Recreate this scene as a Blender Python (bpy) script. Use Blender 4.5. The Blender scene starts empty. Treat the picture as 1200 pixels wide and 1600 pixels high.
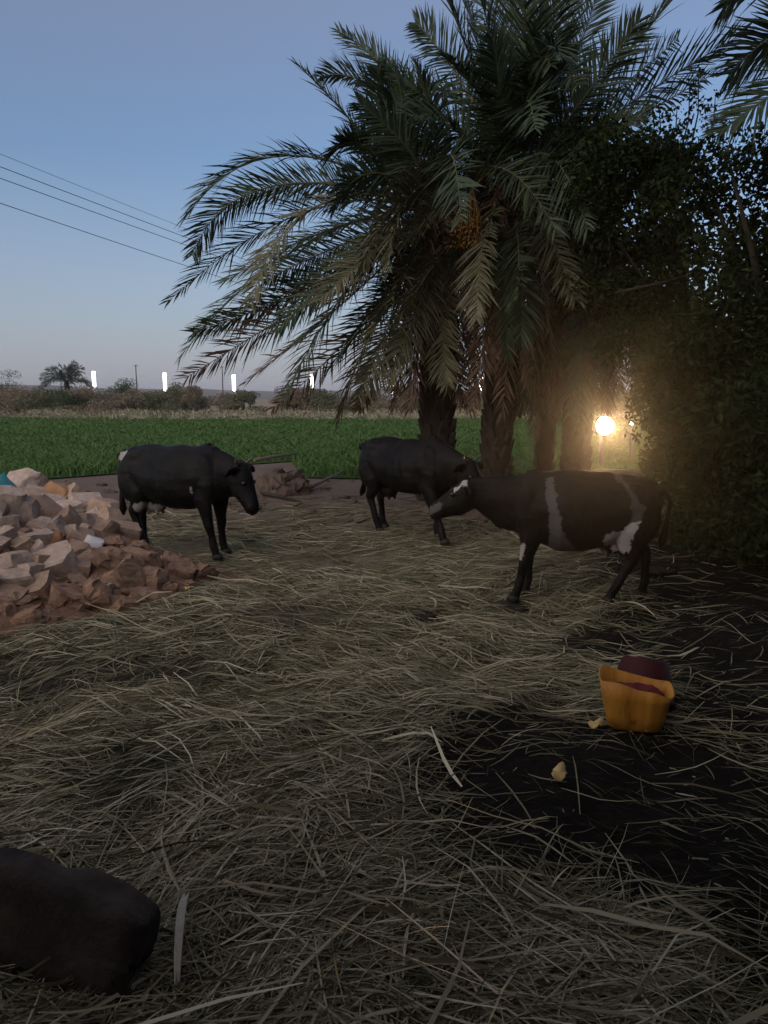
import bpy, bmesh, math, random
import numpy as np
from mathutils import Vector, Matrix, noise as mnoise

R = math.radians
rng = np.random.default_rng(7)
random.seed(7)
scene = bpy.context.scene
COL = scene.collection

# ------------------------------------------------------------------ camera
CAM_H, PITCH, FPX = 1.7, R(8.69), 1164.0
cam = bpy.data.cameras.new('camera')
camo = bpy.data.objects.new('camera', cam)
COL.objects.link(camo)
cam.sensor_fit = 'VERTICAL'
cam.angle = 2 * math.atan(800 / FPX)
cam.clip_end = 5000
camo.location = (0, 0, CAM_H)
camo.rotation_euler = (math.pi / 2 - PITCH, 0, 0)
scene.camera = camo

# ------------------------------------------------------------------ sky, sun, exposure
SUN_EL, SUN_ROT = R(25), R(218)
world = bpy.data.worlds.new('World')
scene.world = world
world.use_nodes = True
wn = world.node_tree
sky = wn.nodes.new('ShaderNodeTexSky')
sky.sky_type = 'NISHITA'
sky.sun_disc = False
sky.sun_elevation, sky.sun_rotation = SUN_EL, SUN_ROT
sky.air_density, sky.dust_density, sky.ozone_density = 1.1, 1.5, 4.4
tcw = wn.nodes.new('ShaderNodeTexCoord')
spw = wn.nodes.new('ShaderNodeSeparateXYZ')
wn.links.new(tcw.outputs['Generated'], spw.inputs[0])
rpw = wn.nodes.new('ShaderNodeValToRGB')             # share of dusk haze against height above the horizon
for e_, (p_, v_) in zip([rpw.color_ramp.elements[0], rpw.color_ramp.elements[1], rpw.color_ramp.elements.new(.10), rpw.color_ramp.elements.new(.28)], [(0.0, .85), (.5, .0), (.10, .50), (.28, .10)]):
    e_.position = p_; e_.color = (v_, v_, v_, 1)
wn.links.new(spw.outputs['Z'], rpw.inputs[0])
mxw = wn.nodes.new('ShaderNodeMix'); mxw.data_type = 'RGBA'
wn.links.new(rpw.outputs[0], mxw.inputs[0])
wn.links.new(sky.outputs[0], mxw.inputs[6])
mxw.inputs[7].default_value = (3.15, 3.05, 3.65, 1)
wn.links.new(mxw.outputs[2], wn.nodes['Background'].inputs[0])
wn.nodes['Background'].inputs[1].default_value = 0.077
sun = bpy.data.lights.new('sun', 'SUN')
sun.energy, sun.angle, sun.color = 0.95, R(90), (1, .84, .70)
suno = bpy.data.objects.new('sun', sun)
COL.objects.link(suno)
sd = Vector((math.cos(SUN_EL) * math.sin(SUN_ROT), math.cos(SUN_EL) * math.cos(SUN_ROT), math.sin(SUN_EL)))
suno.rotation_euler = sd.to_track_quat('Z', 'Y').to_euler()
vs = scene.view_settings
vs.view_transform, vs.look, vs.exposure, vs.gamma = 'Standard', 'None', 0.75, 1.0
vs.use_curve_mapping = False
scene.cycles.use_denoising = True
scene.cycles.max_bounces = 6
scene.cycles.volume_bounces = 1

# ------------------------------------------------------------------ helpers
FW = Vector((0, math.cos(PITCH), -math.sin(PITCH)))
UP = Vector((0, math.sin(PITCH), math.cos(PITCH)))


def ray(px, py):
    return Vector((1, 0, 0)) * ((px - 600) / FPX) + UP * ((800 - py) / FPX) + FW


def P(px, py, y):                      # the point on that sight line at distance y
    d = ray(px, py)
    return Vector((0, 0, CAM_H)) + d * (y / d.y)


def G(px, py, z=0.0):                  # the point on that sight line at height z
    d = ray(px, py)
    return Vector((0, 0, CAM_H)) + d * ((z - CAM_H) / d.z)


def tag(o, label=None, cat=None, group=None, kind=None):
    if label: o['label'] = label
    if cat: o['category'] = cat
    if group: o['group'] = group
    if kind: o['kind'] = kind
    return o


def link(name, me, parent=None, loc=None):
    o = bpy.data.objects.new(name, me)
    COL.objects.link(o)
    if parent: o.parent = parent
    if loc is not None: o.location = loc
    return o


def empty(name, loc, rz=0, scale=1):
    o = bpy.data.objects.new(name, None)
    COL.objects.link(o)
    o.location, o.rotation_euler = loc, (0, 0, rz)
    o.scale = (scale,) * 3
    o.empty_display_size = .2
    return o


def mesh_np(name, v, f, mats=(), smooth=False, mi=None):
    v = np.asarray(v, dtype=np.float32).reshape(-1, 3)
    f = np.asarray(f, dtype=np.int32)
    k = f.shape[1]
    me = bpy.data.meshes.new(name)
    me.vertices.add(len(v)); me.vertices.foreach_set('co', v.ravel())
    me.loops.add(f.size); me.loops.foreach_set('vertex_index', f.ravel())
    me.polygons.add(len(f))
    me.polygons.foreach_set('loop_start', np.arange(0, f.size, k, dtype=np.int32))
    me.polygons.foreach_set('use_smooth', np.full(len(f), smooth))
    for m in mats: me.materials.append(m)
    if mi is not None: me.polygons.foreach_set('material_index', np.asarray(mi, dtype=np.int32))
    me.update(calc_edges=True)
    return me


def mesh_bm(name, bm, mats=(), smooth=False):
    me = bpy.data.meshes.new(name)
    bmesh.ops.recalc_face_normals(bm, faces=bm.faces[:])
    for f in bm.faces: f.smooth = smooth
    bm.to_mesh(me); bm.free()
    for m in mats: me.materials.append(m)
    return me


def loft(bm, cs, ab, hint=Vector((0, 1, 0)), n=16, ex=2.0, cap=True):
    """closed tube through centres cs with half axes ab (along the hint side, across it)"""
    cs = [Vector(c) for c in cs]
    rings = []
    for i, c in enumerate(cs):
        T = (cs[min(i + 1, len(cs) - 1)] - cs[max(i - 1, 0)]).normalized()
        S = hint - T * hint.dot(T)
        if S.length < 1e-4: S = T.orthogonal()
        S.normalize()
        U = T.cross(S)
        a, b = ab[i] if isinstance(ab[i], tuple) else (ab[i], ab[i])
        rg = []
        for k in range(n):
            t = 2 * math.pi * k / n
            cx, sx = math.cos(t), math.sin(t)
            q = 2 / ex
            cx = math.copysign(abs(cx) ** q, cx); sx = math.copysign(abs(sx) ** q, sx)
            rg.append(bm.verts.new(c + S * (a * cx) + U * (b * sx)))
        rings.append(rg)
    for r0, r1 in zip(rings, rings[1:]):
        for k in range(n):
            bm.faces.new((r0[k], r0[(k + 1) % n], r1[(k + 1) % n], r1[k]))
    if cap:
        for rg, c, fl in ((rings[0], cs[0], True), (rings[-1], cs[-1], False)):
            vc = bm.verts.new(c)
            for k in range(n):
                a, b = rg[k], rg[(k + 1) % n]
                bm.faces.new((vc, b, a) if fl else (vc, a, b))
    return rings


def blob(bm, c, r, seg=14):
    m = Matrix.Translation(Vector(c)) @ Matrix.Diagonal((*r, 1))
    bmesh.ops.create_uvsphere(bm, u_segments=seg, v_segments=seg // 2 + 1, radius=1, matrix=m)


def box(bm, c, d, rot=None):
    m = Matrix.Translation(Vector(c)) @ (rot.to_4x4() if rot else Matrix()) @ Matrix.Diagonal((*d, 1))
    return bmesh.ops.create_cube(bm, size=1, matrix=m)['verts']


# ------------------------------------------------------------------ materials
def new_mat(name):
    m = bpy.data.materials.new(name)
    m.use_nodes = True
    nt = m.node_tree
    return m, nt, nt.nodes['Principled BSDF']


def N(nt, typ, **kw):
    n = nt.nodes.new(typ)
    for k, v in kw.items():
        if k in n.inputs.keys(): n.inputs[k].default_value = v
        else: setattr(n, k, v)
    return n


def ramp(nt, fac, stops):
    r = nt.nodes.new('ShaderNodeValToRGB')
    while len(r.color_ramp.elements) < len(stops): r.color_ramp.elements.new(.5)
    for e, (p, c) in zip(r.color_ramp.elements, stops):
        e.position = p; e.color = (*c, 1)
    nt.links.new(fac, r.inputs[0])
    return r.outputs[0]


def noisy(name, stops, scale=8, rough=.85, bump=.3, bscale=None, detail=6, spec=.25, dist=.02, obj=True):
    m, nt, b = new_mat(name)
    tc = N(nt, 'ShaderNodeTexCoord')
    n = N(nt, 'ShaderNodeTexNoise', Scale=scale, Detail=detail, Roughness=.65)
    nt.links.new(tc.outputs['Object' if obj else 'Generated'], n.inputs['Vector'])
    nt.links.new(ramp(nt, n.outputs['Fac'], stops), b.inputs['Base Color'])
    b.inputs['Roughness'].default_value = rough
    b.inputs['Specular IOR Level'].default_value = spec
    if bump:
        n2 = N(nt, 'ShaderNodeTexNoise', Scale=bscale or scale * 4, Detail=8, Roughness=.7)
        nt.links.new(tc.outputs['Object' if obj else 'Generated'], n2.inputs['Vector'])
        bp = N(nt, 'ShaderNodeBump', Strength=bump, Distance=dist)
        nt.links.new(n2.outputs['Fac'], bp.inputs['Height'])
        nt.links.new(bp.outputs[0], b.inputs['Normal'])
    return m


def leafy(name, stops, rough=.6, spec=.3, trans=.0):
    """one colour per leaf, from a random number per loose piece"""
    m, nt, b = new_mat(name)
    g = N(nt, 'ShaderNodeNewGeometry')
    c = ramp(nt, g.outputs['Random Per Island'], stops)
    nt.links.new(c, b.inputs['Base Color'])
    b.inputs['Roughness'].default_value = rough
    b.inputs['Specular IOR Level'].default_value = spec
    if trans:
        t = N(nt, 'ShaderNodeBsdfTranslucent')
        nt.links.new(c, t.inputs['Color'])
        mx = N(nt, 'ShaderNodeMixShader', Fac=trans)
        out = nt.nodes['Material Output']
        nt.links.new(b.outputs[0], mx.inputs[1]); nt.links.new(t.outputs[0], mx.inputs[2])
        nt.links.new(mx.outputs[0], out.inputs['Surface'])
    return m


def emit(name, col, s):
    m, nt, b = new_mat(name)
    b.inputs['Base Color'].default_value = (*col, 1)
    b.inputs['Emission Color'].default_value = (*col, 1)
    b.inputs['Emission Strength'].default_value = s
    return m


M = {}
M['palm_green'] = leafy('palm_green', [(0, (.022, .038, .019)), (.5, (.040, .060, .030)), (1, (.068, .086, .046))], .55, .25)
M['palm_olive'] = leafy('palm_olive', [(0, (.070, .070, .036)), (.5, (.105, .10, .055)), (1, (.155, .14, .082))], .6, .3)
M['palm_dead'] = leafy('palm_dead', [(0, (.070, .042, .029)), (.5, (.125, .078, .052)), (1, (.185, .12, .083))], .8, .15)
M['rachis'] = noisy('rachis', [(.3, (.07, .065, .035)), (.7, (.13, .11, .06))], 12, .6, 0)
M['bark'] = noisy('bark', [(.3, (.016, .012, .009)), (.7, (.045, .033, .025))], 9, .9, .6, 30)
M['wood'] = noisy('wood', [(.3, (.018, .014, .010)), (.7, (.05, .039, .029))], 6, .9, .5, 25)
M['date'] = leafy('date', [(0, (.14, .055, .010)), (.6, (.22, .10, .018)), (1, (.30, .15, .035))], .45, .4)
M['date_stalk'] = noisy('date_stalk', [(.3, (.16, .09, .025)), (.7, (.25, .14, .04))], 15, .6, 0)
M['tree_leaf'] = leafy('tree_leaf', [(0, (.009, .016, .005)), (.6, (.018, .028, .009)), (1, (.036, .048, .016))], .75, .08, .10)
M['bush_brown'] = leafy('bush_brown', [(0, (.14, .105, .07)), (.5, (.21, .165, .11)), (1, (.28, .225, .155))], .9, .1)
M['bush_olive'] = leafy('bush_olive', [(0, (.08, .08, .045)), (.5, (.12, .12, .068)), (1, (.17, .165, .098))], .9, .1)
M['bush_green'] = leafy('bush_green', [(0, (.045, .065, .03)), (.5, (.07, .10, .045)), (1, (.10, .13, .065))], .8, .1)
M['crop'] = leafy('crop', [(0, (.040, .088, .018)), (.5, (.056, .115, .024)), (.85, (.074, .14, .032)), (1, (.11, .155, .05))], .6, .2)
M['straw'] = leafy('straw', [(0, (.11, .105, .058)), (.25, (.20, .18, .105)), (.55, (.30, .265, .165)), (.85, (.40, .355, .24)), (1, (.52, .47, .34))], .7, .25)
M['straw_mat'] = leafy('straw_mat', [(0, (.09, .10, .055)), (.4, (.16, .155, .09)), (.75, (.23, .21, .13)), (1, (.32, .285, .19))], .8, .2)
M['grass_green'] = leafy('grass_green', [(0, (.05, .08, .03)), (.5, (.09, .11, .045)), (1, (.15, .16, .08))], .7, .2)
M['mound'] = noisy('mound', [(.25, (.13, .075, .048)), (.55, (.22, .135, .09)), (.8, (.31, .20, .14))], 3, .95, .8, 14, dist=.05)
M['stone_pale'] = noisy('stone_pale', [(.25, (.28, .20, .155)), (.55, (.43, .335, .275)), (.8, (.53, .44, .375))], 4, .9, .6, 18)
M['stone_tan'] = noisy('stone_tan', [(.25, (.25, .17, .12)), (.55, (.37, .26, .19)), (.8, (.45, .35, .27))], 4, .9, .7, 18)
M['stone_brown'] = noisy('stone_brown', [(.25, (.19, .115, .075)), (.55, (.30, .19, .13)), (.8, (.39, .265, .19))], 4, .95, .8, 16)
M['stone_orange'] = noisy('stone_orange', [(.25, (.27, .14, .07)), (.7, (.40, .22, .12))], 4, .9, .6, 18)
M['stone_white'] = noisy('stone_white', [(.3, (.62, .61, .62)), (.7, (.74, .73, .74))], 6, .8, .3, 18)
M['bank'] = noisy('bank', [(.3, (.06, .042, .032)), (.7, (.16, .115, .088))], 4, .95, .8, 20, dist=.04)
M['yellow_plastic'] = noisy('yellow_plastic', [(.3, (.42, .16, .02)), (.55, (.56, .25, .04)), (.8, (.62, .33, .08))], 9, .5, .15, 30, spec=.4)
M['yellow_plastic'] = noisy('yellow_plastic', [(.3, (.30, .12, .018)), (.45, (.46, .20, .028)), (.6, (.52, .24, .038)), (.8, (.57, .29, .06))], 2.2, .5, .15, 30, spec=.3)
for n_ in list(M['yellow_plastic'].node_tree.nodes):
    if n_.type == 'TEX_NOISE' and n_.inputs['Scale'].default_value < 3:
        mp_ = N(M['yellow_plastic'].node_tree, 'ShaderNodeMapping'); mp_.inputs['Scale'].default_value = (9, 9, .7)
        tc_ = N(M['yellow_plastic'].node_tree, 'ShaderNodeTexCoord')
        M['yellow_plastic'].node_tree.links.new(tc_.outputs['Object'], mp_.inputs[0]); M['yellow_plastic'].node_tree.links.new(mp_.outputs[0], n_.inputs['Vector'])
M['maroon_plastic'] = noisy('maroon_plastic', [(.3, (.035, .006, .007)), (.7, (.065, .011, .012))], 9, .6, .1, 30, spec=.2)
M['maroon_cloth'] = noisy('maroon_cloth', [(.3, (.10, .018, .022)), (.7, (.19, .04, .045))], 9, .95, .4, 30, spec=.1)
M['mud_block'] = noisy('mud_block', [(.3, (.018, .013, .011)), (.55, (.055, .042, .035)), (.75, (.10, .08, .068))], 5, .95, .8, 22, dist=.03)
M['block_rim'] = noisy('block_rim', [(.3, (.012, .010, .009)), (.7, (.03, .024, .020))], 6, .95, .7, 30)
M['dung'] = noisy('dung', [(.3, (.012, .010, .008)), (.7, (.03, .024, .018))], 12, .9, .6, 40)
M['scrap'] = noisy('scrap', [(.3, (.50, .36, .13)), (.7, (.62, .48, .22))], 20, .6, .2, 40)
M['bright_scrap'] = noisy('bright_scrap', [(.3, (.7, .5, .05)), (.7, (.8, .6, .1))], 20, .5, 0)
M['tarp'] = noisy('tarp', [(.3, (.03, .19, .22)), (.7, (.06, .28, .32))], 5, .6, .3, 16)
M['scrubbed'] = noisy('scrubbed', [(.3, (.09, .072, .056)), (.7, (.17, .14, .11))], 6, .9, .3, 25)
M['horn'] = noisy('horn', [(.3, (.05, .042, .035)), (.7, (.14, .12, .10))], 12, .5, .1)
M['hoof'] = noisy('hoof', [(.3, (.012, .010, .009)), (.7, (.03, .026, .022))], 12, .6, .1)
M['metal_pole'] = noisy('metal_pole', [(.3, (.30, .29, .28)), (.7, (.40, .39, .38))], 5, .6, 0)
M['dark_pole'] = noisy('dark_pole', [(.3, (.04, .035, .03)), (.7, (.08, .07, .06))], 5, .8, 0)
M['wire'] = noisy('wire', [(.3, (.02, .02, .02)), (.7, (.03, .03, .03))], 5, .7, 0)
M['led'] = emit('led', (1, .97, .93), 4.0)
M['small_led'] = emit('small_led', (1, .95, .85), 5.0)
M['lamp_lens'] = emit('lamp_lens', (1, .80, .42), 60.0)
M['lamp_housing'] = noisy('lamp_housing', [(.3, (.05, .05, .05)), (.7, (.09, .09, .09))], 8, .5, 0)
m, nt, b = new_mat('eye'); b.inputs['Base Color'].default_value = (.008, .006, .005, 1); b.inputs['Roughness'].default_value = .12
M['eye'] = m


def coat_mat():
    m, nt, b = new_mat('coat')
    at = N(nt, 'ShaderNodeAttribute', attribute_name='coat')
    tc = N(nt, 'ShaderNodeTexCoord')
    n = N(nt, 'ShaderNodeTexNoise', Scale=5, Detail=4)
    nt.links.new(tc.outputs['Object'], n.inputs['Vector'])
    dark = ramp(nt, n.outputs['Fac'], [(.3, (.003, .0026, .0026)), (.75, (.008, .0065, .006))])
    mix = N(nt, 'ShaderNodeMix', data_type='RGBA')
    nt.links.new(at.outputs['Fac'], mix.inputs[0])
    nt.links.new(dark, mix.inputs[6])
    mix.inputs[7].default_value = (.36, .32, .30, 1)
    n5 = N(nt, 'ShaderNodeTexNoise', Scale=3.2, Detail=9, Roughness=.75)
    nt.links.new(tc.outputs['Object'], n5.inputs['Vector'])
    dust = ramp(nt, n5.outputs['Fac'], [(.50, (0, 0, 0)), (.72, (.38, .38, .38))])
    mxd = N(nt, 'ShaderNodeMix', data_type='RGBA')
    nt.links.new(dust, mxd.inputs[0]); nt.links.new(dark, mxd.inputs[6]); mxd.inputs[7].default_value = (.034, .026, .020, 1)
    nt.links.new(mxd.outputs[2], mix.inputs[6])
    nt.links.new(mix.outputs[2], b.inputs['Base Color'])
    b.inputs['Roughness'].default_value = .5
    b.inputs['Specular IOR Level'].default_value = .12
    mp = N(nt, 'ShaderNodeMapping')
    mp.inputs['Scale'].default_value = (40, 160, 40)
    nt.links.new(tc.outputs['Object'], mp.inputs[0])
    n2 = N(nt, 'ShaderNodeTexNoise', Scale=1, Detail=5)
    nt.links.new(mp.outputs[0], n2.inputs['Vector'])
    bp = N(nt, 'ShaderNodeBump', Strength=.7, Distance=.010)
    nt.links.new(n2.outputs['Fac'], bp.inputs['Height'])
    nt.links.new(bp.outputs[0], b.inputs['Normal'])
    return m


M['coat'] = coat_mat()


def ground_mat():
    m, nt, b = new_mat('ground_soil')
    tc = N(nt, 'ShaderNodeTexCoord')
    obj = tc.outputs['Object']
    sep = N(nt, 'ShaderNodeSeparateXYZ'); nt.links.new(obj, sep.inputs[0])
    # trampled straw and dung in the yard
    mp = N(nt, 'ShaderNodeMapping'); mp.inputs['Scale'].default_value = (3.0, 9, 9); nt.links.new(obj, mp.inputs[0])
    n1 = N(nt, 'ShaderNodeTexNoise', Scale=3, Detail=8, Roughness=.75); nt.links.new(mp.outputs[0], n1.inputs['Vector'])
    hay = ramp(nt, n1.outputs['Fac'], [(.3, (.06, .048, .032)), (.5, (.16, .13, .088)), (.64, (.27, .225, .155)), (.8, (.38, .32, .23))])
    n2 = N(nt, 'ShaderNodeTexNoise', Scale=.8, Detail=4); nt.links.new(obj, n2.inputs['Vector'])
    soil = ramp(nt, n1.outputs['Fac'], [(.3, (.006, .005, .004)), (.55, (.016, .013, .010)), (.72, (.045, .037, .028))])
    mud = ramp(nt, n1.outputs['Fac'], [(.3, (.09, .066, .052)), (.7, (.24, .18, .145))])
    # bare soil on the right, its colour made darker to deepen the shade there
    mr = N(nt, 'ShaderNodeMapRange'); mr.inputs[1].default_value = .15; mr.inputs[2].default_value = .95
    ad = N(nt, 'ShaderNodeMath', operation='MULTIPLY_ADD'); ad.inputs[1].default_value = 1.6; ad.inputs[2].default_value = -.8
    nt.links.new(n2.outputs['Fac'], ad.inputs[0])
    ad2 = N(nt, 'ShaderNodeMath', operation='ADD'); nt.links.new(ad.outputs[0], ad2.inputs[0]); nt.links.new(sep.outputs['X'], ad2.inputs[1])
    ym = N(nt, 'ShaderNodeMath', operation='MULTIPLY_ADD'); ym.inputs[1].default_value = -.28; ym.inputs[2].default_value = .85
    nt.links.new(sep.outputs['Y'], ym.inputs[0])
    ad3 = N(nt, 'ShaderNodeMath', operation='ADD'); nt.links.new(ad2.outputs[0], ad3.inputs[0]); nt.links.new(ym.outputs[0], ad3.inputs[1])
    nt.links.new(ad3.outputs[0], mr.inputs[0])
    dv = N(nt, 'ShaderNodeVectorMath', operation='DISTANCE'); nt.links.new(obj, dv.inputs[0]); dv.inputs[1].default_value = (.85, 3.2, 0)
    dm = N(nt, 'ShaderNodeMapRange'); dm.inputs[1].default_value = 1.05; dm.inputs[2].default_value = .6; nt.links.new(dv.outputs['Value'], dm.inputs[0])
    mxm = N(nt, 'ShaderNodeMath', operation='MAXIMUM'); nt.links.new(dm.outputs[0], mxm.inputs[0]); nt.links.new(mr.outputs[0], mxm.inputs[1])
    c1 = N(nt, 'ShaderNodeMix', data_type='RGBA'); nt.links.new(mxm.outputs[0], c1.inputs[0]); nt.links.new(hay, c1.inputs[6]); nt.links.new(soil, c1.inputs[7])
    hm_ = N(nt, 'ShaderNodeMapRange'); hm_.inputs[1].default_value = 4.2; hm_.inputs[2].default_value = 7.5; nt.links.new(sep.outputs['Y'], hm_.inputs[0])
    litter = ramp(nt, n1.outputs['Fac'], [(.3, (.016, .014, .010)), (.5, (.04, .035, .024)), (.7, (.10, .088, .06))])  # litter tone darkened toward the camera, light falloff painted into the ground
    c0_ = N(nt, 'ShaderNodeMix', data_type='RGBA'); nt.links.new(hm_.outputs[0], c0_.inputs[0]); nt.links.new(litter, c0_.inputs[6]); nt.links.new(hay, c0_.inputs[7])
    nt.links.new(c0_.outputs[2], c1.inputs[6])
    # mud strip beyond the yard, then dry open land
    ya = N(nt, 'ShaderNodeMath', operation='MULTIPLY_ADD'); ya.inputs[1].default_value = 4.0; nt.links.new(n2.outputs['Fac'], ya.inputs[0]); nt.links.new(sep.outputs['Y'], ya.inputs[2])
    m2 = N(nt, 'ShaderNodeMapRange'); m2.inputs[1].default_value = 12.0; m2.inputs[2].default_value = 14.2; nt.links.new(ya.outputs[0], m2.inputs[0])
    c2 = N(nt, 'ShaderNodeMix', data_type='RGBA'); nt.links.new(m2.outputs[0], c2.inputs[0]); nt.links.new(c1.outputs[2], c2.inputs[6]); nt.links.new(mud, c2.inputs[7])
    n3 = N(nt, 'ShaderNodeTexNoise', Scale=.05, Detail=8, Roughness=.7); nt.links.new(obj, n3.inputs['Vector'])
    dry = ramp(nt, n3.outputs['Fac'], [(.35, (.10, .105, .05)), (.48, (.22, .18, .115)), (.6, (.33, .25, .175)), (.75, (.26, .19, .13))])
    m3 = N(nt, 'ShaderNodeMapRange'); m3.inputs[1].default_value = 45; m3.inputs[2].default_value = 60; nt.links.new(sep.outputs['Y'], m3.inputs[0])
    c3 = N(nt, 'ShaderNodeMix', data_type='RGBA'); nt.links.new(m3.outputs[0], c3.inputs[0]); nt.links.new(c2.outputs[2], c3.inputs[6]); nt.links.new(dry, c3.inputs[7])
    nt.links.new(c3.outputs[2], b.inputs['Base Color'])
    b.inputs['Roughness'].default_value = .95; b.inputs['Specular IOR Level'].default_value = .1
    n4 = N(nt, 'ShaderNodeTexNoise', Scale=14, Detail=8, Roughness=.75); nt.links.new(obj, n4.inputs['Vector'])
    bp = N(nt, 'ShaderNodeBump', Strength=.9, Distance=.05); nt.links.new(n4.outputs['Fac'], bp.inputs['Height']); nt.links.new(bp.outputs[0], b.inputs['Normal'])
    return m


# ------------------------------------------------------------------ setting: ground, field, hills
def gh(x, y):                                       # height of the yard floor
    x = np.asarray(x, float); y = np.asarray(y, float)
    h = .035 * np.sin(1.3 * x + .7 * y) + .03 * np.sin(2.1 * y - .9 * x + 1) + .02 * np.sin(3.7 * x + 2.9 * y + 2) + .014 * np.sin(7.1 * x - 5.3 * y)
    h = h + .010 * np.sin(13 * x + 9 * y) + .010 * np.sin(11 * y - 15 * x)
    w = np.clip((13 - y) / 5, 0, 1) * np.clip((9 - np.abs(x)) / 3, 0, 1)
    return h * w


xs = np.concatenate([np.array([-1700, -800, -400, -200, -100, -50, -25, -14]), np.arange(-9, 9.01, .09), np.array([14, 25, 50, 100, 200, 400, 800, 1700])])
ys = np.concatenate([np.array([-400, -100, -30, -8, -2]), np.arange(0, 17, .09), np.array([18, 20, 24, 30, 40, 55, 75, 100, 150, 220, 330, 500, 800, 1200, 1700])])
XX, YY = np.meshgrid(xs, ys)
ZZ = gh(XX, YY)
nx, ny = len(xs), len(ys)
idx = np.arange(nx * ny).reshape(ny, nx)
F = np.stack([idx[:-1, :-1], idx[:-1, 1:], idx[1:, 1:], idx[1:, :-1]], -1).reshape(-1, 4)
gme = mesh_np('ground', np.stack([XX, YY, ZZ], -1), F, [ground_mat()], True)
tag(link('ground', gme), kind='structure', label='trampled yard of straw and dark soil running out to dry open land')

# hills: a low long ridge on the horizon
hx = np.linspace(-1300, 1300, 160)
prof = 12 + 5 * np.clip((-hx - 150) / 400, 0, 1) + 1.6 * np.sin(hx / 90) + 1.1 * np.sin(hx / 37 + 1) + .6 * np.sin(hx / 13)
rows = []
for yy, k in ((760, 0), (820, .55), (900, 1), (1000, .8), (1150, 0)):
    rows.append(np.stack([hx * (yy / 900), np.full_like(hx, yy), prof * k - .5], -1))
hv = np.stack(rows)
hi = np.arange(5 * 160).reshape(5, 160)
hf = np.stack([hi[:-1, :-1], hi[:-1, 1:], hi[1:, 1:], hi[1:, :-1]], -1).reshape(-1, 4)
M['hill'] = noisy('hill', [(.35, (.10, .075, .055)), (.65, (.19, .145, .11))], .02, .95, 0)
tag(link('hills', mesh_np('hills', hv, hf, [M['hill']], True)), kind='structure', label='low dark ridge along the horizon beyond the dry land')

# field: a sheet of soil, and the standing crop on it
edge = [G(-500, 775), G(-100, 763), G(190, 741), (G(330, 731)), G(455, 722), G(478, 748), G(700, 752), G(1400, 752)]
eb = [(-48, 58), (60, 60)]
fbm = bmesh.new()
near = [(e.x, e.y) for e in edge]
fv = [fbm.verts.new((x, y, .03)) for x, y in near]
far_ = [fbm.verts.new((x * 4.2 if False else -60 + 120 * i / (len(near) - 1), 62, .03)) for i, (x, y) in enumerate(near)]
for i in range(len(near) - 1):
    fbm.faces.new((fv[i], fv[i + 1], far_[i + 1], far_[i]))
M['field_soil'] = noisy('field_soil', [(.3, (.02, .045, .012)), (.7, (.05, .085, .025))], .5, .95, 0)
tag(link('field', mesh_bm('field', fbm, [M['field_soil']])), kind='structure', label='green crop field beyond the yard')

nb = 150000
yb = 12.5 * (62 / 12.5) ** rng.random(nb)
xb = (rng.random(nb) * 2 - 1) * (yb * .62 + 1)
nxa = np.array([p[0] for p in near]); nya = np.array([p[1] for p in near])
ok = yb > np.interp(xb, nxa, nya) + .7 * rng.random(nb) ** 2
xb, yb = xb[ok], yb[ok]; nb = len(xb)
hb = (.15 + .10 * rng.random(nb)) * (1 + .25 * np.sin(xb * .9 + 2 * np.sin(yb * .3)) * np.cos(yb * .5))
wb = .0085 * (yb / 12.5) * (.7 + .6 * rng.random(nb)) + .006
an = rng.random(nb) * math.pi
lean = rng.normal(0, .10, (nb, 2))
bx = np.stack([np.cos(an) * wb, np.sin(an) * wb * .4, np.zeros(nb)], -1)
base = np.stack([xb, yb, np.full(nb, .03)], -1)
midp = base + np.stack([lean[:, 0] * .4, lean[:, 1] * .4, hb * .6], -1)
top = base + np.stack([lean[:, 0] * 1.6, lean[:, 1] * 1.6, hb], -1)
bv = np.stack([base - bx, base + bx, midp + bx * .8, midp - bx * .8, top, top + 1e-3], 1)
bi = (np.arange(nb) * 6)[:, None]
bf = np.concatenate([bi + np.array([0, 1, 2, 3]), bi + np.array([3, 2, 5, 4])], 0)
tag(link('crop', mesh_np('crop', bv, bf, [M['crop']])), kind='stuff', label='low green crop standing thick in the field behind the cows')


# ------------------------------------------------------------------ plants
def tube_mesh(paths, mats, n=7):
    bm = bmesh.new()
    for pts, rad in paths: loft(bm, pts, rad, Vector((.3, .9, .2)), n)
    return mesh_bm('tube', bm, mats, True)


def leaf_cloud(cs, rs, n, ln, wd, flat=.0):
    """n small pointed leaves spread through ellipsoid clumps cs/rs"""
    cs = np.asarray(cs, float); rs = np.asarray(rs, float)
    vol = (rs.prod(1)) ** .75
    k = rng.choice(len(cs), n, p=vol / vol.sum())
    d = rng.normal(0, 1, (n, 3)); d /= np.linalg.norm(d, axis=1)[:, None]
    r = rng.random(n) ** .45
    p = cs[k] + d * r[:, None] * rs[k]
    a = rng.normal(0, 1, (n, 3)) + d * .5; a[:, 2] -= .25; a /= np.linalg.norm(a, axis=1)[:, None]
    b_ = rng.normal(0, 1, (n, 3)); b_ -= a * (a * b_).sum(1)[:, None]; b_ /= np.linalg.norm(b_, axis=1)[:, None]
    s = (.6 + .8 * rng.random(n))[:, None]
    l, w = a * ln * s, b_ * wd * s
    nrm = np.cross(a, b_) * wd * .35 * s
    v = np.stack([p - l * .5, p + w * .5 + nrm, p + l * .5, p - w * .5 + nrm], 1)
    i = (np.arange(n) * 4)[:, None]
    return v.reshape(-1, 3), i + np.array([0, 1, 2, 3])


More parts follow.
